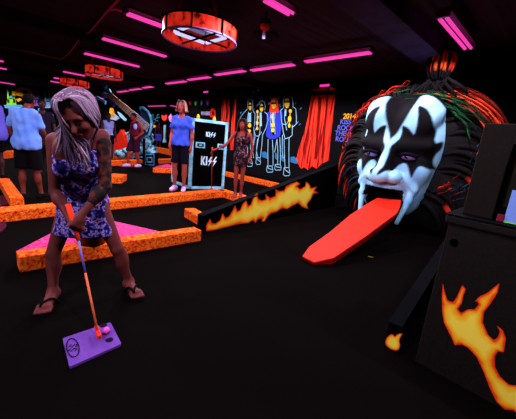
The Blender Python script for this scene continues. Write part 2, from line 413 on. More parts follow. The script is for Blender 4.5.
pn = MB(o); pn.box((-9.9, 6.925, .15), (-3.9, 6.95, 2.62)); pn.build('backing', MBLK, mur)
def figure(face, hair_pts, hair_m, lines, fills, hands):
    P = Paint(6.925, o); mats = [OUT, YEL, GOLD, COAT, MBLK, HAIRR]
    for q_, (pts, mi) in enumerate(fills): P.poly(pts, mi, .002+.001*q_)
    if hair_pts: P.poly(hair_pts, hair_m, .004)
    fx, fy, rx, ry = face
    P.poly([(fx+rx*math.cos(a), fy+ry*math.sin(a)*(1.1 if math.sin(a) > 0 else .9)) for a in np.linspace(0, 2*math.pi, 13)[:-1]], 1, .008)
    P.line([(fx-rx*.85, fy-ry*.15), (fx+rx*.85, fy-ry*.2)], .05, 4, .016)
    for (x, y, rx, ry) in hands: P.poly([(x+rx*math.cos(a), y+ry*math.sin(a)) for a in np.linspace(0, 2*math.pi, 9)[:-1]], 1, .008)
    for a, b2 in zip(hands[:-1], hands[1:]): P.line([a[:2], b2[:2]], .035, 2, .005)
    for l in lines: P.line(l, .019, 0, .012)
    P.b.build('painted_singer', mats, mur)
shoe = lambda x0, x1, y0, y1: [(x0+.6, y0), (x0, y1-1.5), (x0+1, y1), (x1-.5, y1-.2), (x1, y1-2.5), (x1-1, y0), (x0+.6, y0), (x0+2, y0+2.5), (x1, y1-2.5)]
figure((250, 106, 1.7, 4), [(247.7, 107), (247.8, 102), (250, 99.4), (252.4, 102), (252.6, 109)], 4,
       [[(247.6, 108), (247.4, 102), (248.6, 99.6), (250.4, 98.8), (252.2, 100.5), (252.8, 104), (252.6, 109)], [(247.4, 109), (243, 113.5), (240.2, 117.8), (242.5, 121), (244.3, 124)], [(253, 110.5), (255, 114), (254.8, 120), (254.3, 126)], [(248.5, 112), (247.3, 119), (247, 127), (246.2, 134), (249.5, 136.5)], [(251.2, 112), (249.8, 117), (250.6, 122)],
        [(247, 135), (247.4, 146), (248, 160)], [(250.8, 136), (250.4, 148), (250.3, 160)], [(253.8, 127), (254.2, 136), (251.9, 150), (251.3, 158)], shoe(246.8, 252.4, 159.5, 166.5)], [([(248.6, 113), (251, 113), (251, 122), (248, 122)], 0)], [(249.6, 125.2, 1.6, 2.4), (244.3, 126.8, 1.3, 1.8), (249.5, 131, 1.2, 1.6)])
figure((261.5, 107.4, 1.8, 3.8), [(259.3, 106), (259.6, 102.4), (262, 100.8), (264.4, 103), (264.4, 108)], 4,
       [[(259, 105), (259.3, 102.5), (261.8, 100.4), (264.4, 102.4), (265.2, 106), (264.6, 110)], [(264.5, 112), (267.5, 114.5), (268, 120), (266, 128), (263, 134)], [(258.6, 111), (257, 115), (256.8, 127), (254.6, 131)], [(254, 131), (255.6, 136), (259, 136), (261.5, 132)], [(260, 126), (259.8, 132), (258.2, 139), (256.5, 150), (256, 158)], [(262.6, 134), (261.7, 146), (260.3, 158)], [(255, 137), (252.6, 150), (253.6, 158)], [(257.5, 139), (256.3, 150), (258, 159)], shoe(255.8, 260.6, 157.5, 164.5)],
       [([(259.8, 112.5), (261.6, 112.5), (261.8, 126), (259.6, 126)], 0)], [(257.3, 111.8, 1.1, 1.8), (257.8, 117.2, 1.2, 1.5), (257.2, 123, 1.5, 2), (257.2, 128.4, 1.2, 1.7)])
figure((273.6, 103.9, 2.3, 4.4), [(270, 104), (271.2, 99.5), (274.4, 96.8), (277.4, 99.4), (278.3, 104), (278.6, 112), (276, 113), (271, 112.6), (269.4, 112)], 5,
       [[(268, 139.4), (267.8, 152), (268, 167)], [(272.3, 140), (273, 152), (273, 165.6)], [(277, 139), (274.6, 152)], [(277, 139), (277.8, 152), (277.6, 165)], [(279.8, 137.5), (280.4, 152), (280.3, 166)], shoe(266.5, 272.9, 166, 172.3), shoe(274.6, 281.2, 164.4, 170.2), [(270.8, 112.5), (270.2, 120), (271.6, 132)], [(275, 112), (274.4, 120), (275, 134)]],
       [([(270.5, 112), (266.3, 112.5), (267, 124), (266, 136), (270, 139.2), (275, 138.6), (279.8, 136.4), (281.8, 126), (282.6, 116), (282, 110), (277, 110.5)], 3), ([(271, 112.8), (274.8, 112.6), (274.6, 136), (271.8, 134)], 4), ([(272, 112.8), (274, 112.8), (273.8, 124), (272.2, 124)], 0)], [(271.6, 116.4, 1.2, 2), (272.8, 125, 2.1, 2), (273, 130, 1.4, 2.2)])
figure((286.9, 102.6, 2.7, 5.2), [(283.6, 106), (284, 98), (287.8, 93.4), (291.8, 97), (292.8, 105), (290, 107)], 4,
       [[(283.4, 107.5), (283.2, 102), (284.1, 97.4), (287.8, 92.9), (291, 95), (292.4, 99), (293.2, 106)], [(283, 108.5), (280.6, 110), (281.4, 120), (282.4, 126), (283.2, 132), (285, 138.9), (289.4, 137.4), (292.2, 135.4), (292.2, 125)], [(292.4, 106.6), (295.6, 108.4), (296.4, 116), (296.2, 124.2), (292.6, 127)], [(285, 109), (284.4, 118), (286.6, 130)], [(282, 124), (286, 124.6), (288.4, 121)],
        [(284, 139), (284.4, 154), (285, 168)], [(289, 138), (288.8, 152), (289, 168)], [(282.4, 135), (282.2, 150), (283, 158)], shoe(283.4, 289.9, 167.6, 175.8)],
       [([(284.8, 109.5), (286.6, 109.5), (286, 116), (284.6, 116)], 0)], [(290.4, 111, 1.6, 2), (289.6, 118.8, 1.8, 3), (289.2, 125.6, 1.3, 2.2)])
for pts_ in ([(301, 169), (296, 160), (300, 145), (305, 130), (308.5, 115), (311, 96), (311, 87.5), (313, 90), (314.5, 88), (317, 90), (319, 87), (325, 87), (328, 90), (330, 87), (335.3, 88.2), (334.6, 100), (332, 125), (330, 145), (328.5, 160.5), (321, 164), (317, 169), (312, 166), (308, 170), (304, 167)],
             [(221, 121), (221.8, 105), (222.8, 94.8), (224.2, 101), (225.2, 98), (226, 105), (226.4, 121)], [(226.4, 122), (227.2, 108), (228, 95), (229.2, 98), (229.4, 110), (229, 132), (227, 132)], [(230, 150), (231.6, 120), (234, 100), (235, 94.4), (236.6, 94.6), (236, 112), (234.6, 130), (233.4, 150)]):
    P = Paint(6.92, o); P.poly(pts_, 0); P.b.build('painted_curtain', MRED, mur)
P = Paint(6.918, o)
for pts_ in ([(318, 96), (321.6, 98), (320.5, 115), (318, 140), (316.5, 158), (314, 160), (316, 135), (318, 112)], [(327, 92), (328.6, 96), (326, 125), (322.6, 158), (321, 158), (324, 125)], [(313.4, 92), (314.2, 98), (310, 125), (303.5, 152), (302.4, 150), (309, 122)], [(310, 140), (311, 141), (307.5, 164), (306.4, 163)]): P.poly(pts_, 0)
P.b.build('curtain_fold_lines', mat('curtain_dark', (110, 12, 10)), mur)
P = Paint(6.92, o)
rs_ = random.Random(3)
for i in range(58):
    x = 239+rs_.random()*63; y = 90+(x-239)*-.03+rs_.random()*(40 if x < 246 or x > 294 else 20); r = .5+rs_.random()*1.0
    P.poly([(x+r*.7, y-r), (x+r*.35, y+r*.1), (x-r*.7, y+r*1.1), (x-r*.35, y-r*.1)], 0)
ob = P.b.build('painted_stars', mat('star_blue', (70, 140, 195)), mur); ob['kind'] = 'stuff'
for (x0, x1, y) in ((243, 247, 150), (262, 268, 153), (275, 277, 154), (281, 284, 156), (290.5, 297, 158)):
    P = Paint(6.919, o); P.poly([(x0, y-1), (x0, y+4), (x1, y+6), (x1, y+1), ((x0+x1)/2, y-1.5)], 0)
    P.b.build('painted_floor_glow', mat('glow_blue', (40, 110, 160)), mur)
# coloured ovals and small word left of the curtain
def oval(x, y, c, nm, lab, rx=1.8, ry=6):
    P = Paint(6.94, onY(x, y, 6.94)); P.poly([(x, y-ry), (x+rx*.8, y-ry*.45), (x+rx, y), (x+rx*.7, y+ry*.5), (x, y+ry), (x-rx*.7, y+ry*.5), (x-rx, y), (x-rx*.8, y-ry*.45)], 0)
    P.line([(x, y-ry*.5), (x, y+ry*.5)], .05, 1, .006)
    tag(P.b.build('painted_oval', [mat('oval_'+nm, c), mat('oval_core_'+nm, tuple(min(255, v+70) for v in c))]), lab, 'wall painting', 'painted ovals over the road case')
oval(190, 101.8, (230, 40, 25), 'red', 'red pointed oval painted on the wall, leftmost over the black case', 1.5, 3.6)
oval(195.5, 102, (70, 200, 80), 'green', 'green pointed oval painted on the wall over the black case', 1.7, 4)
oval(201.5, 101.6, (90, 120, 220), 'blue', 'blue pointed oval painted on the wall over the black case', 1.6, 4)
oval(207.5, 101.8, (160, 70, 190), 'purple', 'purple pointed oval painted on the wall over the black case', 1.6, 4.2)
P = Paint(6.92, onY(213, 111, 6.92)); P.poly([(210, 117), (210, 111), (211.5, 108.5), (213.5, 108.5), (215.5, 111), (215.6, 117.5)], 0); P.poly([(212.3, 115), (212.3, 111.5), (213.8, 111.5), (213.8, 115)], 1, .005)
tag(P.b.build('painted_padlock', [mat('oval_red', (230, 40, 25)), MBLK]), 'red arched shape painted behind the top of the black case', 'wall painting')
def text(body, p, size, m, name, normal='-y', rot=0, parent=None, ext=.004, align='LEFT', label=None, cat=None):
    cu = bpy.data.curves.new(name, 'FONT'); cu.body = body; cu.size = size; cu.extrude = ext; cu.align_x = align; cu.offset = size*.02
    o_ = bpy.data.objects.new(name, cu); col.objects.link(o_)
    dg = bpy.context.evaluated_depsgraph_get(); me = bpy.data.meshes.new_from_object(o_.evaluated_get(dg)); bpy.data.objects.remove(o_)
    ob = link(name, me, m, parent, p); ob.rotation_euler = (math.pi/2, 0, rot)
    return tag(ob, label, cat) if label else ob
text('WHERE', onY(201, 115, 6.925), .19, mat('text_white', (190, 190, 240)), 'wall_lettering', label='small white lettering on the black wall above the road case', cat='lettering')
sg = empty('wall_text', onY(345, 125, 6.93), 'yellow and pale blue words on the black wall left of the giant hair', 'lettering')
for k, (tx, x, y, m_) in enumerate((('2014', 343, 118.5, mat('text_yellow', (240, 170, 40))), ('KISS', 339.8, 124, mat('text_blue', (84, 92, 190))), ('ROCK', 337, 129.8, MATS['text_blue']), ('THE R', 334.8, 135.2, MATS['text_blue']), ('ROLL', 335.2, 141, MATS['text_blue']))):
    p = onY(x, y, 6.915); ob = text(tx, p-V(*sg.location), .17, m_, 'word', parent=sg)

# ================================================================== ORANGE CURBS
def curb(pts, w, h, label, name='brick_curb', m=CURB, z0=0):
    """block with plan outline pts"""
    c = np.mean(pts, axis=0); b = MB((c[0], c[1], z0)); b.prism([V(p[0], p[1], z0) for p in pts], (0, 0, h))
    return tag(b.build(name, m, bevel=.008), label, 'curb', 'splattered orange curbs')
def strip(p, q, w, h, label, side=1):
    p = V(*p[:2]); q = V(*q[:2]); d = nrm(q-p); n = V(-d[1], d[0])*side*w
    return curb([p, q, q+n, p+n], w, h, label)
# nearest curb with its magenta wedge
P0 = gr(20, 273)[:2]; P1 = gr(201, 241)[:2]
curb([P0, P1, P1+V(-.17, 0), P0+V(-.17, 0)], .17, .14, 'long orange splattered curb right behind the blonde golfer')
# wedge platform behind it
A0 = P0+V(-.175, 0); B0 = P1+V(-.175, -.45); Cc = V(-4.05, .95); Dd = V(-3.95, 1.2)
b = MB((-3.6, 1, 0)); b.prism([V(*A0, 0), V(*B0, 0), V(*Dd, 0), V(*Cc, 0)], (0, 0, .135)); tag(b.build('fairway_ramp', PINK), 'magenta speckled wedge platform behind the nearest orange curb', 'mini golf ramp')
# short curb joining flame board
strip(gr(184, 217), gr(203, 228.5), .17, .14, 'short orange curb at the low end of the flame board', 1)
# long middle curb
Q0 = gr(-45, 228)[:2]; Q1 = gr(226, 197)[:2]
curb([Q0, Q1, Q1+V(-.26, -.02), Q0+V(-.26, 0)], .26, .14, 'long orange curb where the woman in blue stands')
e1 = gr(228, 196)[:2]; e2 = gr(250, 203)[:2]
curb([V(-5.36, 4.02), V(-4.42, 4.02), V(-4.42, 4.24), V(-5.36, 4.24)], .22, .14, 'short orange curb under the feet of the dark haired girl')
curb([V(-9.2, 6.42), V(-5.1, 6.42), V(-5.1, 6.62), V(-9.2, 6.62)], .2, .14, 'orange curb along the foot of the singers mural')
# far curbs
def far(x0, y0, x1, y1, lab, w=.22, h=.14, m=CURB): 
    a = gr(x0, y0)[:2]; b_ = gr(x1, y1)[:2]; d = nrm(b_-a); n = V(-d[1], d[0])
    if (a+n)@V(-1, 1) < a@V(-1, 1): n = -n
    return curb([a, b_, b_+n*w, a+n*w], w, h, lab, m=m)
far(95, 167, 176, 163, 'far orange curb behind the walking man, nearest of three', .25, .17)
far(102, 160.5, 136, 158, 'far orange curb under the pale rock pile', .25, .2)
far(104, 150, 128, 148, 'farthest orange curb beside the red star peak', .3, .28)
far(153, 151.5, 171, 155.5, 'small far orange curb below the distant players', .3, .3)
far(153, 172.5, 172, 173.5, 'orange edged end of the small magenta island left of the woman in blue', .2, .14)
a = gr(152, 172, .0); b = MB(a); b.prism([gr(155, 170.3), gr(171.5, 171.2), gr(173, 169), gr(167, 167.5)], (0, 0, .13)); tag(b.build('fairway_ramp', PINK), 'small magenta wedge platform left of the woman in blue', 'mini golf ramp')
far(106, 183, 121, 184, 'orange block just right of the blonde golfer', .55, .16)
far(-4, 158, 17, 156, 'orange curb at the left edge of the photo beyond the man in the white shirt', .25, .2)
b = MB(V(-6.3, .72, 0)); b.box((-7.3, .42, 0), (-5.45, .58, .14)); tag(b.build('brick_curb', CURB, bevel=.008), 'narrow orange curb running away behind the feet of the man in the white shirt', 'curb', 'splattered orange curbs')
DPK = mat('dim_magenta_carpet', (75, 18, 40))
for (x, y, rx, ry, lab) in ((-5.95, .12, .45, .42, 'dim magenta round mat beyond the long curb at the left edge'), (-4.6, .0, .5, .3, 'dim magenta round mat in front of the long curb at the left edge'), (-11.3, 4.0, .9, .5, 'magenta round mat by the walking man')):
    b = MB((x, y, 0)); b.prism([V(x+rx*math.cos(a), y+ry*math.sin(a), .001) for a in np.linspace(0, 2*math.pi, 33)[:-1]], (0, 0, .012)); tag(b.build('round_mat', DPK if x > -10 else mat('magenta_mat', (150, 25, 80))), lab, 'mat')
# black bucket and yellow block on the magenta wedge
c = gr(92, 243, .136); e = empty('plastic_bucket', c, 'black bucket on the magenta wedge seen between the golfer\'s legs', 'bucket')
b = MB(c); vs = []
n = 24
for r_, z in ((.12, 0), (.155, .24), (.165, .24), (.165, .255), (.15, .255), (.11, .01)):
    vs += [c+V(r_*math.cos(2*math.pi*k/n), r_*math.sin(2*math.pi*k/n), z) for k in range(n)]
b.add(vs, [(i*n+k, i*n+(k+1) % n, (i+1)*n+(k+1) % n, (i+1)*n+k) for i in range(5) for k in range(n)]+[tuple(range(n))[::-1], tuple(5*n+k for k in range(n))]); b.build('bucket_body', mat('black_plastic', (18, 14, 18), .4, .4), e, True)
b = MB(c); b.tube([c+V(.155*math.cos(a), .02, .25-.12*math.sin(a)) for a in np.linspace(0, math.pi, 13)], .005, 6); b.build('handle', BLACK2, e)
p_ = gr(69, 236, .136); b = MB(p_); b.box(p_-V(.03, .12, 0), p_+V(.03, .12, .05), rz=-.25); tag(b.build('wooden_block', mat('bright_yellow', (255, 205, 40)), bevel=.01), 'small bright yellow bar lying on the magenta wedge', 'block')

# ================================================================== FLAME BOARDS
def flame_grid(name, poly, to3, cell, parent, org, seed=1, lift=None):
    """painted flame cut from a fine grid; colours by distance from its edge"""
    P = np.array(poly); lo = P.min(0)-cell; hi = P.max(0)+cell
    xs = np.arange(lo[0], hi[0], cell); zs = np.arange(lo[1], hi[1], cell)
    X, Z = np.meshgrid(xs, zs, indexing='ij'); ins = inpoly(X, Z, poly); d = dpoly(X, Z, poly); sd = np.where(ins, -d, d)
    r = np.random.RandomState(seed); no = r.rand(len(xs)//6+3, len(zs)//6+3)
    fx = (X-lo[0])/cell/6; fz = (Z-lo[1])/cell/6; ix = fx.astype(int); iz = fz.astype(int); ux = fx-ix; uz = fz-iz
    N = no[ix, iz]*(1-ux)*(1-uz)+no[ix+1, iz]*ux*(1-uz)+no[ix, iz+1]*(1-ux)*uz+no[ix+1, iz+1]*ux*uz
    keep = (ins[:-1, :-1] | ins[1:, :-1] | ins[:-1, 1:] | ins[1:, 1:])
    vs = []; cs = []; idx = {}; fs = []
    D = np.where(ins, d, 0); mx = D.max()
    t = np.clip(D/(mx*.62), 0, 1)**.75+(N-.5)*.35*np.clip(D/mx*5, 0, 1)
    stops = [(0, srgb(225, 48, 14)), (.22, srgb(245, 70, 16)), (.32, srgb(255, 150, 24)), (.6, srgb(255, 200, 36)), (1, srgb(255, 240, 90))]
    t = np.minimum(t, .85); ts = [s_[0] for s_ in stops]; CC = np.stack([np.interp(t, ts, [s_[1][k] for s_ in stops]) for k in range(4)], -1)
    # snap rim vertices onto the outline
    gx, gz = np.gradient(sd, cell); 
    Xs = np.where((sd > 0) & (sd < 1.5*cell), X-gx*sd, X); Zs = np.where((sd > 0) & (sd < 1.5*cell), Z-gz*sd, Z)
    def vid(i, j):
        if (i, j) not in idx: idx[(i, j)] = len(vs); vs.append(to3(Xs[i, j], Zs[i, j])); cs.append(tuple(CC[i, j]))
        return idx[(i, j)]
    for i, j in np.argwhere(keep): fs.append((vid(i, j), vid(i+1, j), vid(i+1, j+1), vid(i, j+1)))
    b = MB(org); b.add(vs, fs); b.c = cs
    return b.build(name, ATTR, parent, attr=True)
# left board: plane through (-3.22,2.2) and (-3.56,6.0)
bp0 = V(-3.22, 2.20); bp1 = V(-3.55, 6.0); bd = nrm(bp1-bp0)
def brd(x, y):       # pixel -> (distance along board, z)
    d = ray(x, y); n = V(-bd[1], bd[0]); t = ((bp0-C0[:2])@n)/(d[:2]@n); P = C0+t*d; return ((P[:2]-bp0)@bd, P[2])
fb = empty('flame_board', V(*bp0, 0), 'long black sloping board with painted orange flames left of the red tongue', 'barrier')
b = MB(fb.location); L = np.linalg.norm(bp1-bp0); nn = V(-bd[1], bd[0])*.10
t0, t1 = brd(203, 217)[1], .97
q = [bp0, bp1, bp1+nn, bp0+nn]
b.hexa([V(*p, 0) for p in q], [V(*q[0], t0), V(*q[1], t1), V(*q[2], t1), V(*q[3], t0)]); b.build('board', BLACK, fb)
b = MB(fb.location); b.hexa([V(*(q[0]+nn*-.1), t0+.002), V(*(q[1]+nn*-.1), t1+.002), V(*(q[2]+nn*.1), t1+.002), V(*(q[3]+nn*.1), t0+.002)], [V(*(q[0]+nn*-.1), t0+.02), V(*(q[1]+nn*-.1), t1+.02), V(*(q[2]+nn*.1), t1+.02), V(*(q[3]+nn*.1), t0+.02)]); b.build('top_rail', mat('blue_black_edge', (6, 7, 11), .8, .02), fb)
fl = [(206, 231), (206, 225), (210, 218.5), (211.5, 223), (215, 223.5), (220, 220), (222.5, 213), (225, 218), (229, 216), (232, 211), (235, 205), (237, 211), (240, 210), (242, 204.5), (246, 199.5), (248, 206), (251, 204), (253, 197), (257, 192.5), (258, 199), (262, 200.5), (266, 199), (265, 194), (270, 198), (275, 196), (276, 191), (273, 188), (279, 191), (284, 190.5), (286, 186), (292, 183), (297, 181.5), (300, 184), (296, 186), (300, 189), (305, 186), (306, 181.5), (309, 184), (311, 188), (317, 186.5), (314, 190.5), (318, 192.5), (313, 194), (311, 199), (307, 204), (308, 209), (302, 207), (298, 203), (292, 206), (287, 209), (282, 208), (276, 212), (271, 213), (267, 217), (264, 222), (260, 224), (263, 218), (258, 219), (255, 223), (253, 220), (248, 223), (242, 223.5), (236, 224.5), (230, 226), (222, 228), (214, 230)]
nf = V(bd[1], -bd[0])
flame_grid('painted_flame', [brd(*p) for p in fl], lambda u, z: V(*(bp0+bd*u+nf*.004), z), .016, fb, fb.location)
# right low board
rp0 = V(-.615, 1.97); rp1 = V(-.84, 4.6); rd = nrm(rp1-rp0); rn = V(rd[1], -rd[0])*.075
rb = empty('flame_board', V(*rp0, 0), 'low black sloping board ending in one small flame right of the red tongue', 'barrier')
q = [rp0, rp1, rp1+rn, rp0+rn]; t0, t1 = .17, .62
b = MB(rb.location); b.hexa([V(*p, 0) for p in q], [V(*q[0], t0), V(*q[1], t1), V(*q[2], t1), V(*q[3], t0)]); b.build('board', BLACK, rb)
b = MB(rb.location); b.hexa([V(*(q[0]-rn*.1), t0+.002), V(*(q[1]-rn*.1), t1+.002), V(*(q[2]+rn*.1), t1+.002), V(*(q[3]+rn*.1), t0+.002)], [V(*(q[0]-rn*.1), t0+.015), V(*(q[1]-rn*.1), t1+.015), V(*(q[2]+rn*.1), t1+.015), V(*(q[3]+rn*.1), t0+.015)]); b.build('top_rail', MATS['blue_black_edge'], rb)
sm = smoothpoly([(.0, .03), (.015, .005), (.06, .0), (.095, .02), (.1, .06), (.085, .09), (.09, .13), (.1, .155), (.065, .13), (.055, .1), (.035, .115), (.01, .08)], 1)
cen = (rp0+rp1)/2
flame_grid('painted_flame', sm, lambda u, z: V(rp0[0]+u, rp0[1]-.004, z), .004, rb, rb.location, 3)

# ================================================================== PEDESTAL ON THE RIGHT
PED = noise_mat('brown_black_board', [(.3, (7, 4, 3)), (.55, (15, 8, 6)), (.8, (28, 14, 9))], 60, 4, .8, .15)
pc = gr(446, 214, .98); px, py = pc[0], pc[1]
pe = empty('flame_cabinet', V(px+.3, py+.3, 0), 'tall brown black cabinet with a big painted flame at the right edge', 'cabinet')
L_ = pe.location
b = MB(L_); b.box((px+.02, py+.02, 0), (px+1.2, py+.42, .93)); b.build('cabinet_body', PED, pe, bevel=.006)
b = MB(L_); b.box((px, py, .93), (px+1.25, py+.46, .98)); b.build('cap_board', PED, pe, bevel=.012)
b = MB(L_); b.box((px-.004, py-.004, .981), (px+1.25, py+.46, .986)); b.build('cap_top', mat('blue_black_edge', (30, 34, 48), .5, .3), pe)
qa = onY(459, 215, py+.10); qb = onY(484, 223, py+.10)
x0 = qa[0]+.012; x1 = qb[0]+.03; 
b = MB(L_); b.box((x0, py+.10, .986), (x1, py+.26, 1.495)); b.build('upright_post', PED, pe, bevel=.006)
OLV = mat('olive_black_panel', (28, 27, 20)); 
b = MB(L_); b.box((x1, py+.2, .986), (px+1.2, py+.24, 1.495)); b.build('back_panel', OLV, pe)
for z in (1.02, 1.36):
    b = MB(L_); b.box((x1, py+.12, z), (px+1.2, py+.2, z+.035)); b.build('shelf', BLACK, pe)
c = onY(442, 285, py)
def pedp(x, y): P = onY(x, y, py+.02); return (P[0], P[2])
big = [(442.5, 312), (442, 300), (443, 284), (445.5, 291), (447, 299), (452, 300.5), (457.5, 297), (460.5, 290), (461, 284), (467, 287), (463.5, 292), (463, 300), (459, 309), (461, 312), (467, 308), (473, 309), (478, 303), (480, 299), (475, 296), (474, 303), (479, 297), (485, 293), (491, 288), (499, 283), (496, 294), (489, 304), (484, 312), (484, 320), (489, 334), (494, 339), (498, 336), (500, 330), (496, 325), (505, 334), (504, 348), (497, 352), (495, 362), (499, 372), (507, 379), (516, 381), (528, 376), (540, 400), (528, 420), (512, 406), (500, 402), (491, 390), (486, 378), (480, 364), (475, 353), (468, 345), (458, 344), (453, 337), (448, 330), (444, 322)]
big = [(442.5, 312), (442, 298), (443, 283), (445, 291), (447.5, 300), (453, 302), (457, 297), (460, 290), (462.5, 285), (466, 289), (463.5, 296), (462, 303), (458, 309), (461, 313), (468, 309), (475, 309), (479, 304), (477, 300), (474, 302), (480, 296), (487, 293), (493, 288), (499.5, 283), (498, 292), (491, 303), (484, 312), (483, 322), (488, 334), (494, 340), (498, 337), (500, 331), (497, 325), (503, 330), (506, 338), (504, 352), (498, 351), (495, 356), (495, 366), (500, 376), (509, 384), (518, 385), (530, 380), (542, 402), (530, 424), (514, 410), (505, 409), (497, 402), (490, 388), (484, 372), (477, 357), (469, 348), (462, 344), (455, 345), (452, 338), (448, 330), (444, 322)]
flame_grid('painted_flame', [pedp(*p) for p in big], lambda u, z: V(u, py+.015, z), .005, pe, L_, 5)
for (x, y) in ((454, 242),):
    p = onY(x, y, py+.02); b = MB(L_); b.tube([p+V(0, .01, 0), p+V(0, -.012, 0)], .02, 12); b.build('bolt', BLACK, pe)
# lit blue card on shelf
p = onY(513, 210, py+.09); e = empty('score_card', V(p[0]+.04, py+.13, .987), 'pale blue card with green edge on the cabinet shelf at the right border', 'card')
q1 = onY(503.5, 221, py+.09); q2 = onY(512.5, 190, py+.09)
q3 = V(q2[0]+.12, q2[1], q2[2]+.0); q4 = V(q1[0]+.17, q1[1], q1[2])
b = MB(e.location); b.prism([q1, q4, q3, q2], (0, .008, 0)); b.build('card_face', mat('card_blue', (120, 150, 235)), e)
b = MB(e.location); b.prism([V(q1[0]-.004, q1[1]-.003, .987), V(q4[0], q4[1]-.003, .987), V(q4[0], q4[1]-.003, q4[2]), V(q1[0]-.004, q1[1]-.003, q1[2])], (0, .012, 0)); b.build('card_edge', mat('card_green', (120, 220, 70)), e)
p = onY(503, 210, py+.08); b = MB(p); b.box(p-V(.018, .0, .02), p+V(.014, .03, .018)); 
ob = b.build('shelf_clip', mat('dull_red', (110, 30, 45)), None, bevel=.004); tag(ob, 'small dull red block on the cabinet beside the pale card', 'clip'); ob.location[2] = .987+.02; 

# ================================================================== ROAD CASE
f1 = gr(188.8, 189, .14); f2 = gr(223.8, 189.2, .14)
fd = nrm((f2-f1)*V(1, 1, 0)); bk = V(-fd[1], fd[0], 0); bq = gr(171.5, 181.7, .14)-f1; bk = nrm(bq)
W_ = np.linalg.norm(f2-f1); Dp = np.linalg.norm(bq)
topz = (lambda P: P[2])(J(189, 117.5, f1@VD))
b = MB((f1[0], f1[1], 0)); g0 = f1*V(1, 1, 0)
b.prism([V(*p_[:2], 0) for p_ in (f1+fd*.03+bk*.03, f2-fd*.03+bk*.03, f2-fd*.03+bk*(Dp-.03), f1+fd*.03+bk*(Dp-.03))], (0, 0, .117)); tag(b.build('low_platform', BLACK), 'low black platform under the black road case', 'platform')
rc = empty('road_case', f1, 'tall black road case with pale blue edging and lettering on the front', 'case')
TRIM = noise_mat('pale_blue_edging', [(.3, (90, 165, 205)), (.6, (150, 215, 240))], 8, 4)
cr = lambda a, d, z: f1+fd*a+bk*d+V(0, 0, z-.14)
b = MB(f1); b.hexa([cr(.02, .02, .145), cr(W_-.02, .02, .145), cr(W_-.02, Dp, .145), cr(.02, Dp, .145)], [cr(.02, .02, topz-.02), cr(W_-.02, .02, topz-.02), cr(W_-.02, Dp, topz-.02), cr(.02, Dp, topz-.02)]); b.build('case_body', BLACK, rc)
b = MB(f1); e_ = .058
def bar(a, c_):
    lo = np.minimum(a, c_)-V(e_/2, e_/2, e_/2); hi = np.maximum(a, c_)+V(e_/2, e_/2, e_/2)
    b.hexa([cr(lo[0], lo[1], lo[2]), cr(hi[0], lo[1], lo[2]), cr(hi[0], hi[1], lo[2]), cr(lo[0], hi[1], lo[2])], [cr(lo[0], lo[1], hi[2]), cr(hi[0], lo[1], hi[2]), cr(hi[0], hi[1], hi[2]), cr(lo[0], hi[1], hi[2])])
z0, z1 = .14+e_/2, topz-e_/2
for d_ in (e_/2, Dp):
    for z in (z0, z1): bar(V(e_/2, d_, z), V(W_-e_/2, d_, z))
    for a_ in (e_/2, W_-e_/2): bar(V(a_, d_, z0), V(a_, d_, z1))
for a_ in (e_/2, W_-e_/2):
    for z in (z0, z1): bar(V(a_, e_/2, z), V(a_, Dp, z))
b.build('metal_edging', TRIM, rc)
KISSP = [[[(0, 0), (.22, 0), (.22, 1), (0, 1)], [(.2, .5), (.5, 1), (.78, 1), (.44, .52), (.8, 0), (.5, 0), (.22, .42)]], [[(0, 0), (.24, 0), (.24, 1), (0, 1)]],
         [[(.62, 1.02), (.0, .40), (.40, .42), (.12, -.12), (.80, .58), (.42, .56), (.80, 1.02)]], [[(.62, 1.02), (.0, .40), (.40, .42), (.12, -.12), (.80, .58), (.42, .56), (.80, 1.02)]]]
def kiss(a0, zc, w, h, parent):
    b = MB(f1); x = a0; k = w/3.3
    for L2, adv in zip(KISSP, (.9, .36, .86, .8)):
        for pl in L2: b.prism([cr(x+p[0]*k, .012, zc+(p[1]-.5)*h) for p in pl], bk*.012)
        x += adv*k
    b.build('logo_lettering', mat('logo_white', (190, 225, 245)), parent)
hh = topz-.14
kiss(W_*.40, .14+hh*.80, W_*.30, .10, rc); kiss(W_*.30, .14+hh*.42, W_*.50, .19, rc)
for a_ in (.26, .86):
    b = MB(f1); zc = .14+hh*.64; w_ = .1
    b.prism([cr(W_*a_-w_, .012, zc-.06), cr(W_*a_+w_, .012, zc-.06), cr(W_*a_+w_, .012, zc+.06), cr(W_*a_-w_, .012, zc+.06)], bk*.012); lt = b.build('latch_plate', TRIM, rc)
    b = MB((0, 0, 0)); 
    vs = [cr(W_*a_-w_*.72, .006, zc-.035)-f1, cr(W_*a_+w_*.72, .006, zc-.035)-f1, cr(W_*a_+w_*.72, .006, zc+.035)-f1, cr(W_*a_-w_*.72, .006, zc+.035)-f1]
    b.prism(vs, bk*.01); b.build('recess', mat('dark_teal', (15, 40, 55)), lt)
    b = MB((0, 0, 0)); b.prism([cr(W_*a_-.03, .001, zc-.012)-f1, cr(W_*a_+.03, .001, zc-.012)-f1, cr(W_*a_+.03, .001, zc+.012)-f1, cr(W_*a_-.03, .001, zc+.012)-f1], bk*.01); b.build('handle', TRIM, lt)
for a_ in (.3, .75):
    p = cr(W_*a_, .25, topz+.005); b = MB(p)
    vs = [p+.035*V(math.cos(t), math.sin(t), 0) for t in np.linspace(0, 2*math.pi, 9)[:-1]]
    b.tube([p, p+V(0, 0, .05), p+V(0, 0, .1)], [.04, .035, .01], 8); tag(b.build('light_knob', mat('amber', (250, 170, 40)), None, True), 'small amber cone on top of the road case, %s one' % ('left' if a_ < .5 else 'right'), 'ornament')

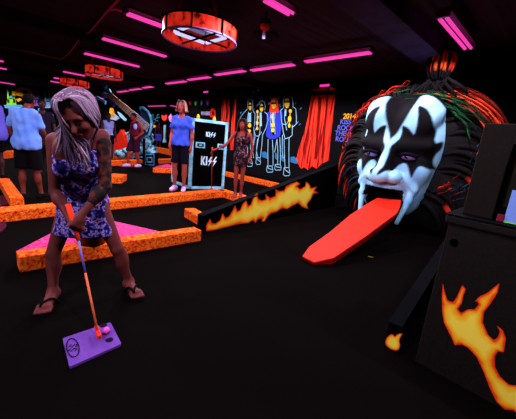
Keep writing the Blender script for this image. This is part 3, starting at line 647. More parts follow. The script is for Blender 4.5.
# ================================================================== FAR END OF THE HALL
def fpoly(b, pts, D, th=.05, mi=0): b.prism([J(x, y, D) for x, y in pts], VD*th, mi)
def wallart(name, polys, mats, label, X=-21.28):
    c = onX(*polys[0][0][0], X); b = MB(c)
    for pts, mi in polys: b.prism([onX(x, y, X) for x, y in pts], (.02, 0, 0), mi)
    return tag(b.build(name, mats), label, 'wall painting')
CYB = mat('cyan_paint', (90, 190, 240)); 
def spikes(xs, col_, nm, lab):
    ps = []
    for x0, y0, x1, y1, w in xs: ps.append(([(x0-.4, y0), (x0+.6, y0), (x1+w, y1), (x1-w, y1)], 0))
    x0, y0, x1, y1, w = xs[0]; x2 = xs[-1][2]; ps.append(([(x1-1, y1-4), (x2+1, y1-4), (x2+2, y1+2), (x1-2, y1+2)], 0)); ps.append(([(x1+1, y1-7), (x2-.5, y1-8), (x2-.3, y1-5), (x1+1, y1-5)], 1))
    wallart('painted_figure', ps, [mat('spike_'+nm, col_), CYB], lab)
spikes([(7, 84, 8.5, 103, 1), (11, 84, 14.5, 103, 1.2)], (150, 240, 60), 'green', 'tall green two pronged figure painted on the far wall, left of the yellow triangle')
spikes([(34, 88, 35.5, 104, .7), (37, 89, 40, 105, .9)], (160, 90, 235), 'violet', 'tall violet two pronged figure painted on the far wall')
spikes([(45, 90, 45.5, 106, .9), (48.4, 90.5, 51.5, 108, .9)], (150, 200, 255), 'pale', 'tall pale blue two pronged figure painted on the far wall beside the blonde hair')
arc = [(14+9.5*(1-math.cos(a))*1.02, 96-9*math.sin(a)+(1-math.cos(a))*1.5) for a in np.linspace(0, math.pi, 14)]
c = onX(20, 95, -21.28); b = MB(c); b.tube([onX(x, y, -21.26) for x, y in arc], .07, 6)
tag(b.build('painted_arc', mat('arc_orange', (255, 170, 40)), None, True), 'orange arc painted round the yellow triangle on the far wall', 'wall painting')
wallart('painted_triangle', [([(18.5, 88.5), (28, 98.5), (22, 96.5), (14.5, 95)], 0), ([(16, 99), (20, 98), (22, 100), (18, 102)], 0)], [mat('tri_yellow', (250, 180, 30))], 'yellow triangle painted inside the orange arc on the far wall')
wallart('painted_band', [([(4, 105), (22, 105), (23, 107.5), (14, 109), (5, 108)], 0)], [CYB], 'blue saucer shape painted below the green figure on the far wall')
wallart('painted_band', [([(38, 108), (44, 110), (47, 113), (43, 113.5), (38, 111)], 0)], [CYB], 'small blue shape painted below the violet figure on the far wall')
# giant guitar
D = 10.85; gt = empty('giant_guitar', J(147, 160, D)*V(1, 1, 0), 'giant guitar sculpture with long pale neck and blue headstock', 'sculpture'); gl = gt.location
WOOD = mat('neck_tan', (180, 125, 95)); WHT = mat('neck_white', (150, 140, 165)); BLU = noise_mat('sculpture_blue', [(.4, (50, 130, 180)), (.6, (130, 205, 235))], 6, 4)
b = MB(gl); fpoly(b, [(106.5, 96.5), (110.5, 92.5), (132, 110), (129, 116)], D, .06); b.build('neck', WOOD, gt)
b = MB(gl); fpoly(b, [(129, 116), (132, 110), (138, 114.5), (149, 124), (146.5, 132), (138, 125)], D, .06); b.build('pick_board', WHT, gt)
b = MB(gl)
for k in range(12):
    t = k/11; x = 108.5+t*38; y = 95+t*33.5; w = 2+t*1.6; b.tube([J(x-w*.6, y+w*.7, D-.02), J(x+w*.6, y-w*.7, D-.02)], .012, 5)
b.build('frets', BLACK, gt)
for k in (-.6, -.2, .2, .6):
    b = MB(gl); b.tube([J(108.5+k*1.6, 94.5-k*1.9, D-.04), J(148+k*2.6, 128-k*3.6, D-.04)], .008, 5); b.build('string', mat('string_white', (200, 190, 190)), gt)
for pts in ([(101, 83), (104, 82), (106.5, 86), (104, 88.5)], [(105, 87), (109, 88.5), (110.5, 92), (107, 91)], [(94, 98.5), (97, 96), (100, 98), (105, 101), (104.5, 104), (101, 101)], [(100, 94), (104, 92), (109, 94), (108, 98), (103, 97)]):
    b = MB(gl); fpoly(b, pts, D, .1); b.build('tuning_head', BLU, gt)
b = MB(gl); fpoly(b, [(107, 99), (109, 98.5), (115, 104), (113, 107)], D+.02, .06); b.build('headstock_side', mat('indigo', (45, 45, 130)), gt)
b = MB(gl); fpoly(b, [(139, 108), (143, 107), (149, 112), (152, 119), (152, 128), (150, 136), (145, 138), (139, 135), (136, 128), (138, 124), (146.5, 132), (149, 124), (141, 116)], D+.08, .14); b.build('guitar_body', mat('body_blue', (14, 48, 72)), gt)
b = MB(gl); b.tube([J(x, y, D+.02) for x, y in ((139.5, 108), (143, 107.5), (147, 111), (150, 115.5), (151.5, 121), (151, 128), (149, 135), (144, 138))], .045, 6); b.build('body_edge', BLU, gt, True)
b = MB(gl); gb = J(144, 136, D+.2); b.tube([V(gb[0], gb[1], 0), gb], .05, 8); b.tube([V(gb[0]-.3, gb[1], .02), V(gb[0]+.3, gb[1], .02)], .03, 6); b.build('stand', BLACK, gt)
# pale rock pile with outlined boxes
def lump(b, c, r, seed):
    rr = np.random.RandomState(seed); n = 10; k0 = len(b.v); b.ball(c, r, n)
    off = rr.rand(200)*.4+.75
    cc = np.asarray(c)-b.org
    for i in range(k0, len(b.v)):
        key = int(abs(hash((round(b.v[i][0], 3), round(b.v[i][1], 3), round(b.v[i][2], 3))))) % 200
        b.v[i] = tuple(cc+(np.array(b.v[i])-cc)*off[key])
D = 11.7; rk = []
ROCK = noise_mat('pale_cyan_rock', [(.35, (12, 30, 45)), (.47, (60, 130, 160)), (.6, (160, 215, 235))], 7, 5)
for i, (x, y, rx, rz_, lab) in enumerate(((121, 154, .28, .17, 'pale blue rock in the pile behind the walking man, leftmost'), (128, 151, .24, .15, 'pale blue rock in the pile just left of the walking man'), (140, 149, .30, .26, 'pale blue rock behind the legs of the walking man, largest of the pile'), (147, 142, .28, .3, 'pale blue rock high in the pile under the guitar'), (152, 152, .24, .26, 'pale blue rock in the pile, rightmost'), (147, 136, .2, .2, 'pale blue rock topmost in the pile under the guitar'))):
    c = J(x, y, D); b = MB(c); lump(b, c, (rx, .25, rz_), i); 
    # each rock reaches the one beneath or the floor
    ob = b.build('rock', ROCK, None, True); tag(ob, lab, 'rock', 'pale rocks under the guitar')
c = J(137, 160, D-.3)*V(1, 1, 0); am = empty('outlined_crate', c, 'black crate with pale outlines and ring under the rock pile', 'crate')
b = MB(c); fpoly(b, [(132, 156), (155, 153), (155, 166), (132, 167)], D-.3, .35); b.build('crate_body', BLACK, am)
b = MB(c)
for pts in ([(133, 157), (143, 157), (143, 166), (133, 166), (133, 157)], [(145, 154.5), (154, 154.5), (154, 165), (145, 165), (145, 154.5)], [(147, 157.5), (152, 157.5), (152, 162), (147, 162), (147, 157.5)]): b.tube([J(x, y, D-.31) for x, y in pts], .022, 5)
b.tube([J(138+2.4*math.cos(a), 161.5+2.6*math.sin(a), D-.31) for a in np.linspace(0, 2*math.pi, 15)], .025, 5); b.build('painted_outline', BLU, am)
# red peak, cone and small shapes behind
D = 13; 
c = J(115, 152, D)*V(1, 1, 0); b = MB(c); fpoly(b, [(105, 153), (121, 129.5), (124, 137), (127, 153)], D, .3); tag(b.build('red_peak', mat('peak_red', (225, 45, 25))), 'bright red pointed rock behind the tattooed arm', 'rock')
c = J(126, 140, D+.7); b = MB(c); lump(b, c, (.14, .2, .42), 3); lump(b, c-V(0, 0, .45), (.2, .2, .3), 5); tag(b.build('pale_rock_column', ROCK, None, True), 'pale rock column leaning on the red peak', 'rock')
b = MB(J(110, 115, 14)); fpoly(b, [(108.5, 117), (110, 108), (111.5, 108), (112.5, 113), (116, 117)], 14, .2); tag(b.build('yellow_cone', mat('tri_yellow', (250, 180, 30))), 'small yellow cone below the guitar neck', 'ornament')
for k, (pts, cc, lab) in enumerate(((((107.5, 117), (113, 113), (119, 118), (116, 120.5), (109, 119)), (165, 185, 220), 'small white shape below the yellow cone'), (((117, 111.5), (120, 113), (126, 119.5), (125, 121), (120, 117)), (150, 215, 225), 'pale turquoise bolt below the guitar neck'), (((150, 125), (152, 122.5), (153.5, 125), (156, 126), (153.5, 128), (150.5, 128)), (240, 160, 40), 'small orange star right of the guitar body'), (((161.5, 115), (164, 116), (166.5, 114.5), (167, 118.5), (164.5, 121), (162, 119)), (235, 60, 40), 'red heart shaped sign far back left of the woman in blue'), (((168.3, 117), (171, 113.5), (172.5, 118), (172, 123), (169.5, 121)), (220, 130, 200), 'pale pink blob beside the head of the woman in blue'), (((163.5, 125), (166, 125), (165.5, 131), (164.8, 138), (166, 142.5), (162.5, 142.5), (163.6, 137)), (110, 160, 175), 'pale vertical pole shape below the red heart'))):
    b = MB(J(*pts[0], 14)); fpoly(b, pts, 14, .12); tag(b.build('far_shape', mat('far_shape_%d' % k, cc)), lab, 'ornament')  # flat distant cutouts in plain colour; the heart is a sign
for k, (x, y, s_) in enumerate(((153, 116, 1.2), (154, 121, 1.6), (158.5, 116, 1.5), (157, 119.5, 1.4))):
    b = MB(J(x, y, 15)); b.tube([J(x+s_*math.cos(a), y+s_*math.sin(a)*1.1, 15) for a in np.linspace(.6, 5.4, 9)], .03, 5); tag(b.build('swirl', mat('teal_dim', (50, 120, 125)), None, True), 'small teal swirl %s on the dark far background' % ('high and left', 'low and left', 'high and right beside the red heart', 'low and right beside the red heart')[k], 'ornament')

# ================================================================== GIANT HEAD
HX, HY = -2.125, 5.02
hd = empty('mask_sculpture', V(HX, HY+.6, 0), 'giant rock singer head with pale blue and black face paint and wild dark hair', 'sculpture')
g = SD((HX-.95, HY-.55, .05), (HX+.95, HY+1.3, 2.45), .019)
H = lambda x, y, z: V(HX+x, HY+y, z)
g.ell(H(0, .62, 1.50), (.72, .62, .84), .05)
g.ell(H(0, .42, .80), (.55, .46, .66), .18)
for s in (-1, 1):
    g.ell(H(s*.40, .19, 1.04), (.20, .18, .21), .14)
    g.cap(H(s*.08, .02, 1.42), H(s*.52, .16, 1.46), .085, .07, .12)
    g.ell(H(s*.30, .14, 1.84), (.26, .16, .26), .12); g.ell(H(s*.34, .27, 1.97), (.28, .20, .27), .10)
g.cap(H(0, .05, 1.50), H(0, -.17, 1.0), .075, .12, .08)
g.ell(H(0, -.26, .935), (.165, .15, .13), .05)
for s in (-1, 1):
    g.ell(H(s*.185, -.11, .92), (.11, .13, .10), .035)
    g.ell(H(s*.085, -.21, .81), (.045, .07, .035), .02, op='sub')
    g.ell(H(s*.31, -.05, 1.265), (.18, .14, .075), .07, op='sub')
# mouth: open cavern between the lips, the cheeks running down either side
g.ell(H(0, -.02, .36), (.375, .60, .41), .03, op='sub')
g.cap(H(-.36, .12, .80), H(-.13, -.05, .755), .042, .045, .02); g.cap(H(-.13, -.05, .755), H(.13, -.05, .755), .045, .045, .02); g.cap(H(.13, -.05, .755), H(.36, .12, .80), .045, .042, .02); g.cap(H(-.22, -.12, .84), H(.22, -.12, .84), .008, .008, .02, op='sub')
for s in (-1, 1):
    xo = .03; g.cap(H(s*.40+xo, .12, .84), H(s*.40+xo, .06, .58), .06, .055, .04); g.cap(H(s*.40+xo, .06, .58), H(s*.325+xo, -.04, .2), .055, .035, .04)
    g.cap(H(s*.19, -.05, .98), H(s*.46, .12, .76), .05, .05, .09)
    g.cap(H(s*.27, -.06, .93), H(s*.50, .07, .66), .012, .012, .035, op='sub')
WHITE = V(*srgb(160, 222, 255)); SKYB = V(*srgb(52, 120, 205)); BLK = V(*srgb(11, 10, 14)); VIO = V(*srgb(45, 30, 70))
patch = [(.035, 1.40), (.11, 1.49), (.14, 1.62), (.115, 1.75), (.20, 1.73), (.28, 1.66), (.32, 1.61), (.345, 1.72), (.34, 1.88), (.28, 2.06), (.40, 2.02), (.50, 1.92), (.555, 1.76), (.57, 1.50), (.66, 1.57), (.66, 1.44), (.60, 1.34), (.585, 1.22), (.63, 1.09), (.55, 1.13), (.49, 1.15), (.455, 1.08), (.42, .93), (.375, 1.02), (.33, 1.12), (.27, 1.17), (.20, 1.14), (.15, 1.06), (.10, .98), (.035, .93), (.05, 1.08), (.055, 1.25)]
patch = smoothpoly(patch, 1)
vpk = [(0, 1.50), (.05, 1.58), (.12, 1.74), (.19, 1.92), (.24, 2.08), (.26, 2.6), (-.26, 2.6), (-.24, 2.08), (-.19, 1.92), (-.12, 1.74), (-.05, 1.58)]
nz = rng.rand(40, 40)
def face_col(v):
    x = v[:, 0]-HX; y = v[:, 1]-HY; z = v[:, 2]; ax = np.abs(x)
    soft = lambda poly, px_, pz_, w=.012: np.clip(.5-np.where(inpoly(px_, pz_, poly), -1, 1)*dpoly(px_, pz_, poly)/w*.5, 0, 1)
    m = np.maximum(soft(patch, ax, z), soft(vpk, x, z, .02))
    # hair line: everything behind the painted mask is dark
    rim = np.clip(((ax/.76)**3+(np.abs(z-1.25)/1.0)**3-.97)/.06, 0, 1)*(z > 1.2)
    m = np.maximum(m, rim); m = np.maximum(m, np.clip((y-.72)/.05, 0, 1))
    cav = np.clip((.395-np.hypot(x*1.12, np.maximum(z-.36, 0)*.93+0))/.03, 0, 1)*(y > -.02); m = np.maximum(m, ((y > .17) & (ax < .35) & (z < .78)).astype(float)); m = np.maximum(m, ((y > .06) & (ax < .27) & (z < .74)).astype(float))
    lipl = ((z < .735) & (z > .55) & (ax < .33) & (y < .2)).astype(float); m = np.maximum(m, lipl)
    i = np.clip(((x+1)*9.9).astype(int), 0, 38); k = np.clip((z*13).astype(int), 0, 38)
    n = .5+.5*np.sin(x*9+3*np.sin(z*5))*np.sin(z*7+2*np.sin(x*6)); n = n[:, None]
    n = n**1.5; c = WHITE*(1-.5*n)+SKYB*.5*n  # uneven paint, with dark blue mottling in place of shaded creases
    out = c*(1-m[:, None])+BLK*m[:, None]; out[:, 3] = 1; return out
g.mesh('face', ATTR, hd, hd.location, face_col)
for s in (-1, 1):
    c = H(s*.31, .045, 1.265)
    b = MB(hd.location); b.ball(c, (.12, .10, .052), 18); ey = b.build('eye', mat('eye_violet_white', (120, 95, 160), .3, .3), hd, True)
    look = nrm(V(-.12, -1, -.05)); b = MB((0, 0, 0)); p = c+V(-.01, -.078, 0)-V(*hd.location); b.ball(p, (.032, .03, .036), 12); b.build('pupil', mat('eye_dark', (14, 8, 20), .2, .6), ey, True)
    b = MB(hd.location); b.tube([H(s*.31+dx, .045-.105*math.sqrt(max(0, 1-(dx/.14)**2))-.005, 1.280+.030*(1-(dx/.14)**2)) for dx in np.linspace(-.135, .135, 9)], .026, 8); b.build('eyelid', mat('lid_black', (16, 12, 24)), hd, True)
# hair mass
hb = SD((HX-1.35, HY-.05, 0), (HX+1.6, HY+1.9, 2.99), .035)
hb.ell(H(.0, 1.05, 1.6), (1.02, .72, .92), .1); hb.ell(H(0, .95, .9), (1.02, .62, .9), .2)
hb.ell(H(.55, .98, 1.6), (.80, .6, .80), .15); hb.ell(H(-.42, .95, 1.2), (.74, .6, 1.0), .15)
hb.ell(H(.75, 1.0, .8), (.65, .5, .85), .15); hb.ell(H(.25, .95, 2.62), (.26, .26, .24), .06)
hb.ell(H(0, .25, 1.3), (.66, .48, 1.3), .02, op='sub')
hb.clip(H(0, 0, .0), (0, 0, -1))
hb.mesh('hair_mass', mat('hair_black', (14, 12, 14), .8, .15), hd, hd.location)
HBLK = srgb(15, 13, 15); HRED = srgb(235, 50, 25); HGRN = srgb(25, 95, 45); HDK = srgb(70, 14, 10)
def bez(P, n):
    t = np.linspace(0, 1, n)[:, None]; P = [np.asarray(p, float) for p in P]
    return (1-t)**3*P[0]+3*t*(1-t)**2*P[1]+3*t*t*(1-t)*P[2]+t**3*P[3]
def strand(b, pts, r, colf, n=5):
    k0 = len(b.v); m = len(pts); rs = [r*(.45+.75*math.sin(math.pi*(.12+.85*i/(m-1))))*(1 if i < m-1 else .3) for i in range(m)]
    b.tube(pts, rs, n); 
    for i in range(m):
        for k in range(n): b.c[k0+i*n+k] = colf(i/(m-1))
b = MB(hd.location); r = random.Random(11)
def redcol(p0, p1, base=HBLK, c_=HRED):
    return lambda t: c_ if p0 <= t <= p1 else base
# thick locks, root at the face edge, sweeping outward and down
for i in range(330):
    a = r.uniform(-150, 215); th = math.radians(a)       # angle measured from +x, counter-clockwise
    lay = r.random()
    if -125 < a < -55: continue
    cx, cz = math.cos(th), math.sin(th)
    root = H(cx*(.64+.04*lay), .42+.25*lay, 1.35+cz*(.86 if cz > 0 else 1.0)); 
    ex = 1.27 if cx < 0 else 1.42
    if cz > 0: 
        out = H(cx*ex*(.9+.12*lay)+.0, .55+.45*lay, 1.38+cz*(1.08+.05*lay)-.05); drop = .35*abs(cx)+.02
    else: out = H(cx*ex*(.92+.1*lay), .45+.5*lay, 1.30+cz*1.2); drop = .45*abs(cx)
    end = out+V(cx*.04, .1, -drop); end[2] = min(max(end[2], .05), 2.9)
    m1 = root+(out-root)*.4+V(cx*.02, -.10, .16*(1-abs(cz))+.08); m2 = out+V(0, -.04, .1); m1[2] = min(m1[2], 2.92); m2[2] = min(m2[2], 2.92)
    top = cz > .1 and cx > 0
    q = r.random()
    if cx < 0 and q < .42: cf = redcol(r.uniform(.55, .8), 1)
    elif cz < 0 and cx > 0 and q < .18: cf = redcol(r.uniform(.45, .7), r.uniform(.8, 1))
    elif cx < 0 and q < .55 and cz < 0: cf = redcol(.2, .7, c_=srgb(24, 34, 60))
    else: cf = lambda t: HBLK
    pts = bez([root, m1, m2, end], 12)
    strand(b, pts, r.uniform(.010, .022) if cf(.9) != HBLK or cf(.2) != HBLK else r.uniform(.025, .05), cf)
# combed strands lying over the mass: red outside, green inside
def arcstrand(th0, th1, rho, yy, rad, cf, wob=.02):
    ph = r.uniform(0, 6); pts = []
    for t in np.linspace(0, 1, 12):
        th = math.radians(th0+(th1-th0)*t); rr_ = rho*(1+wob*math.sin(ph+t*7)); ex = 1.45 if math.cos(th) > 0 else 1.27
        p = H(.05+rr_*ex*math.cos(th), yy+.10*t+.04*math.sin(ph+t*5), 1.42+rr_*1.10*math.sin(th)); p[2] = min(max(p[2], .05), 2.93); pts.append(p)
    strand(b, pts, rad, cf, 5)
for i in range(66):
    rho = r.uniform(.74, 1.0)**.8; a0 = r.uniform(55, 92); 
    c_ = srgb(*r.choice([(235, 50, 25), (170, 32, 18), (240, 75, 35), (80, 16, 10), (60, 12, 10), (110, 20, 14)])); t0_ = r.uniform(0, .35)
    arcstrand(a0, a0-r.uniform(25, 85), rho, .05+.55*rho**2, r.uniform(.004, .009), (lambda t, c_=c_, t0_=t0_: c_ if t > t0_ else HBLK), .015)
for i in range(24):
    rho = r.uniform(.66, .86); a0 = r.uniform(40, 108); c_ = srgb(*r.choice([(14, 58, 30), (20, 76, 38), (10, 40, 24)]))
    arcstrand(a0, a0-r.uniform(12, 40), rho, .0+.55*rho**2, r.uniform(.007, .013), (lambda t, c_=c_: c_), .015)
for i in range(64):
    rho = r.uniform(.86, 1.04); a0 = r.uniform(95, 205); c_ = srgb(*r.choice([(215, 45, 22), (130, 24, 14), (80, 16, 10)]))
    arcstrand(a0, a0+r.uniform(6, 26), rho, .10+.5*rho**2, r.uniform(.005, .011), (lambda t, c_=c_: c_), .03)
for i in range(30):
    rho = r.uniform(.70, .95); a0 = r.uniform(-50, 12); c_ = srgb(*r.choice([(200, 40, 20), (110, 20, 12), (40, 50, 70)]))
    arcstrand(a0, a0-r.uniform(5, 14), rho, .0+.5*rho**2, r.uniform(.006, .012), (lambda t, c_=c_: c_), .006)
# top knot
kc = onY(441, 63, 5.32)
for i in range(90):
    a = r.uniform(0, 2*math.pi); q = V(math.cos(a), math.sin(a)*.8, 0)
    base = kc+V(q[0]*.10-.02, q[1]*.08+.1, -.24); side = kc+q*V(.26, .22, 0)*r.uniform(.7, 1)+V(0, 0, r.uniform(-.12, .06)); over = kc+q*V(.2, .15, 0)+V(0, 0, .15); end = kc+q*.05*r.uniform(0, 2)+V(.03, 0, r.uniform(.05, .17))
    for w_ in (side, over, end): w_[2] = min(w_[2], 2.95)
    cf = redcol(.3, 1, c_=srgb(*r.choice([(240, 90, 35), (245, 70, 30), (200, 40, 20)]))) if (r.random() < .75 and math.cos(a) > -.55) else (lambda t: HBLK)
    strand(b, bez([base, side, over, end], 10), r.uniform(.010, .022), cf)
for i in range(70):
    st = kc+V(r.uniform(-.14, .12), r.uniform(.05, .2), -.18); en = st+V(r.uniform(-.35, .3), .1, -.22-.1*r.random()); strand(b, bez([st, st+V(0, -.03, -.06), en+V(0, -.05, .08), en], 7), r.uniform(.014, .03), lambda t: HBLK)
b.build('hair_locks', ATTRH, hd, True, attr=True)
# inside of the mouth
b = MB(hd.location); b.ball(H(0, .52, .45), (.40, .30, .42), 20); b.build('mouth_interior', mat('mouth_black', (12, 4, 6)), hd, True)
b = MB(hd.location); b.box(H(-.33, .5, 0), H(.33, 1.4, .42)); b.build('base_block', BLACK, hd)

# tongue ramp
tp = lambda x, y, z: gr(x, y, z)
tl = [(302, 256.5, .035), (309.5, 246.5, .055), (367, 204, .42), (373, 199, .50), (401, 199.5, .545), (397, 210, .46)]
ang = [V(-2.03, 2.72), V(-1.80, 2.58), V(-1.55, 2.78)]
def tpl(x, y):   # on the tongue's own inclined plane
    n = nrm(V(0, -.22, 1)); p0 = V(-2, 2.7, .05); d = ray(x, y); t = ((p0-C0)@n)/(d@n); return C0+t*d
top = [tpl(302.5, 256), tpl(309.5, 246.5), tpl(330, 232), tpl(350, 215), tpl(366, 204.5), tpl(377, 198), tpl(401, 200), tpl(400, 207), tpl(397, 213), tpl(366, 236), tpl(334, 257.5), tpl(314, 262)]
tn = empty('tongue_ramp', V(-1.9, 4, 0), 'long bright red tongue shaped ramp reaching from the giant mouth to the carpet', 'mini golf ramp')
c = sum(top)/len(top)
b = MB(tn.location); top2 = [V(p[0], p[1], max(p[2], .03)) for p in top]; n = len(top2)
vs = top2+[c*V(1, 1, 1)+V(0, 0, 0)]
b.prism(top2, (0, 0, -.012)); b.build('tongue_surface', RED, tn)
b = MB(tn.location); low = [V(p[0]+(c[0]-p[0])*.06, p[1]+(c[1]-p[1])*.02, max(p[2]-.10, .0)) for p in top2]; hi = [p-V(0, 0, .013) for p in top2]
for k in range(n):
    k2 = (k+1) % n; b.add([low[k], low[k2], hi[k2], hi[k]], [(0, 1, 2, 3)])
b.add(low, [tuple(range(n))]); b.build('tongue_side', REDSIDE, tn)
print('tongue', [tuple(np.round(p, 2)) for p in top])
b = MB(V(-1.5, 3.55, 0)); b.box((-1.53, 3.57, .0), (-1.47, 3.59, .006), rz=.3); tag(b.build('golf_tee_chip', mat('chip_olive', (120, 110, 40))), 'tiny olive scrap on the dark carpet right of the tongue', 'scrap')

# ================================================================== TEE MAT, BALL
m4 = [gr(62.5, 337.5, .02), gr(110.5, 321.5, .02), gr(121.5, 343, .02), gr(69.5, 366, .02)]
cm = sum(m4)/4
tm = empty('tee_mat', cm*V(1, 1, 0), 'violet rubber tee mat with three dark holes and an oval emblem under the putter', 'mat')
ux = nrm((m4[1]-m4[0]+m4[2]-m4[3])*V(1, 1, 0)); uy = V(-ux[1], ux[0], 0); hx = .5*(np.linalg.norm(m4[1]-m4[0])+np.linalg.norm(m4[2]-m4[3]))/2; hy = .5*(np.linalg.norm(m4[3]-m4[0])+np.linalg.norm(m4[2]-m4[1]))/2
mp = lambda a, b_, z: ((m4[0]*(1-a)*(1+b_)+m4[1]*(1+a)*(1+b_)+m4[2]*(1+a)*(1-b_)+m4[3]*(1-a)*(1-b_))/4)*V(1, 1, 0)+V(0, 0, z)
plan = []
for sa, sb, a0 in ((1, 1, 0), (-1, 1, 90), (-1, -1, 180), (1, -1, 270)):
    for q in range(5):
        a = math.radians(a0+q*22.5); plan.append(mp(sa*.92+.08*math.cos(a), sb*.92+.08*math.sin(a), 0))
b = MB(tm.location); b.prism(plan, (0, 0, .015)); b.build('mat_base', noise_mat('violet_rubber', [(.3, (92, 52, 146)), (.7, (106, 64, 162))], 8, 2), tm)
hole = mat('hole_dark', (24, 8, 40))
def disc(c, rx, ry, z, th=.001): return [c+ux*rx*math.cos(a)+uy*ry*math.sin(a)+V(0, 0, z) for a in np.linspace(0, 2*math.pi, 25)[:-1]]
bl = gr(106.2, 332, .03)
hv = [gr(104.5, 327, .018), gr(109, 342, .018)]
hv = [gr(103.5, 327.5, .0), gr(109.5, 342.3, .0)]
for c in (hv[0], hv[1], (hv[0]+hv[1])/2):
    b = MB(tm.location); b.prism(disc(V(c[0], c[1], 0), .021, .021, .0175), (0, 0, .0012)); b.build('tee_hole', hole, tm)
c = gr(73.5, 347.5, .0); UX0, UY0 = ux, uy; ux = nrm(R*V(1, 1, 0)); uy = V(-ux[1], ux[0], 0)
b = MB(tm.location); b.tube([gr(72.8+6.2*math.cos(a)+1.0*math.sin(a), 347.6+9.2*math.sin(a), .019) for a in np.linspace(0, 2*math.pi, 29)], .0028, 6); b.build('emblem_ring', hole, tm)
b = MB(tm.location)
for sgn in (-1, 1):
    pp = gr(73-.3*sgn, 347.6+2.0*sgn, .019)
    b.tube([pp-ux*.018+uy*.010, pp-ux*.018-uy*.010, pp+ux*.0-uy*.012, pp+ux*.0+uy*.012, pp+ux*.018+uy*.010, pp+ux*.018-uy*.010], .0024, 5)
b.build('emblem_mark', hole, tm)
b = MB(V(bl[0], bl[1], .019)); b.ball(V(bl[0], bl[1], .019+.0215), .0215, 20); tag(b.build('golf_ball', mat('ball_pink', (235, 85, 190), .4, .2), None, True), 'pink golf ball sitting on the violet tee mat', 'ball')

# ================================================================== PEOPLE
def frame(f, up):
    f = nrm(f); r_ = nrm(np.cross(f, up)); u = np.cross(r_, f); return np.array([r_, f, u])     # rows: right, forward, up
def hand(sd, w, d, n, th, sc=1.0, curl=.6, k=.012, fr=None):
    """w wrist, d wrist->knuckles, n the way fingers curl, th towards the thumb side"""
    d = nrm(d); n = nrm(n-d*(n@d)); th = nrm(np.cross(d, n))*(1 if np.cross(d, n)@th > 0 else -1)
    sd.cap(w, w+d*.045*sc, .022*sc, .026*sc, k); 
    for i, (o_, L) in enumerate(((.030, .074), (.010, .084), (-.010, .078), (-.029, .062))):
        kn = w+d*.088*sc+th*o_*sc; sd.cap(w+d*.03*sc+th*o_*.7*sc, kn, .016*sc, .0125*sc, k)
        p = kn; L *= sc
        for j, (fr_, an) in enumerate(((.45, curl*60), (.3, curl*130), (.25, curl*185))):
            a = math.radians(an); q = p+(d*math.cos(a)+n*math.sin(a))*L*fr_; sd.cap(p, q, (.0105-.001*j)*sc, (.0095-.001*j)*sc, .004); p = q
    t0 = w+d*.025*sc+th*.02*sc; t1 = t0+(d*.6+th*.75+n*.25)*.035*sc; t2 = t1+(d*.9+th*.25+n*.5*curl*1.4)*.034*sc; t3 = t2+(d*.8-th*.1+n*curl*1.2)*.024*sc
    sd.cap(t0, t1, .016*sc, .0125*sc, k); sd.cap(t1, t2, .0125*sc, .0105*sc, .005); sd.cap(t2, t3, .0105*sc, .009*sc, .004)
def face_parts(sd, c, fr, s):
    """continuous head: cranium, jaw, nose, brows, ears; fr rows right, forward, up"""
    P = lambda x, y, z: c+s*(fr[0]*x+fr[1]*y+fr[2]*z)
    sd.ell(P(0, -.012, .035), V(.074, .094, .082)*s, .01, fr); sd.ell(P(0, .022, -.03), V(.058, .066, .085)*s, .03*s, fr)
    sd.ell(P(0, .058, -.083), V(.028, .026, .024)*s, .02*s, fr)
    sd.cap(P(0, .085, .012), P(0, .108, -.024), .009*s, .014*s, .012*s)
    sd.cap(P(-.045, .074, .032), P(.045, .074, .032), .012*s, .012*s, .015*s)
    for q in (-1, 1):
        sd.ell(P(q*.031, .092, .012), V(.018, .016, .012)*s, .01*s, fr, 'sub'); sd.ell(P(q*.076, -.005, -.002), V(.010, .022, .032)*s, .006*s, fr)
        sd.ell(P(q*.04, .062, -.02), V(.024, .022, .022)*s, .02*s, fr)
def face_bits(c, fr, s, par, org, lipc, closed=False, scol=(150, 110, 130)):
    P = lambda x, y, z: c+s*(fr[0]*x+fr[1]*y+fr[2]*z)
    for q in (-1, 1):
        b = MB(org); b.ball(P(q*.031, .077, .012), V(.014, .010, .009 if not closed else .008)*s, 10, fr=fr); e = b.build('eye', mat('eye_white', scol) if not closed else mat('eyelid_skin', (80, 30, 32)), par, True)
        b = MB((0, 0, 0)); b.ball(P(q*.031, .087, .012 if not closed else .004)-org, V(.0065 if not closed else .013, .003, .0065 if not closed else .0028)*s, 8, fr=fr); b.build('iris' if not closed else 'eyelashes', mat('iris_dark', (16, 10, 14)), e, True)
        b = MB(org); b.tube([P(q*.016, .089, .032), P(q*.033, .088, .038), P(q*.05, .076, .032)], .0035*s, 5); b.build('eyebrow', mat('brow_dark', (40, 22, 22)), par, True)
    b = MB(org); b.ball(P(0, .086, -.052), V(.022, .010, .0055)*s, 10, fr=fr); b.ball(P(0, .085, -.060), V(.018, .010, .006)*s, 10, fr=fr); b.build('lips', mat('lips_%d_%d_%d' % lipc, lipc), par, True)
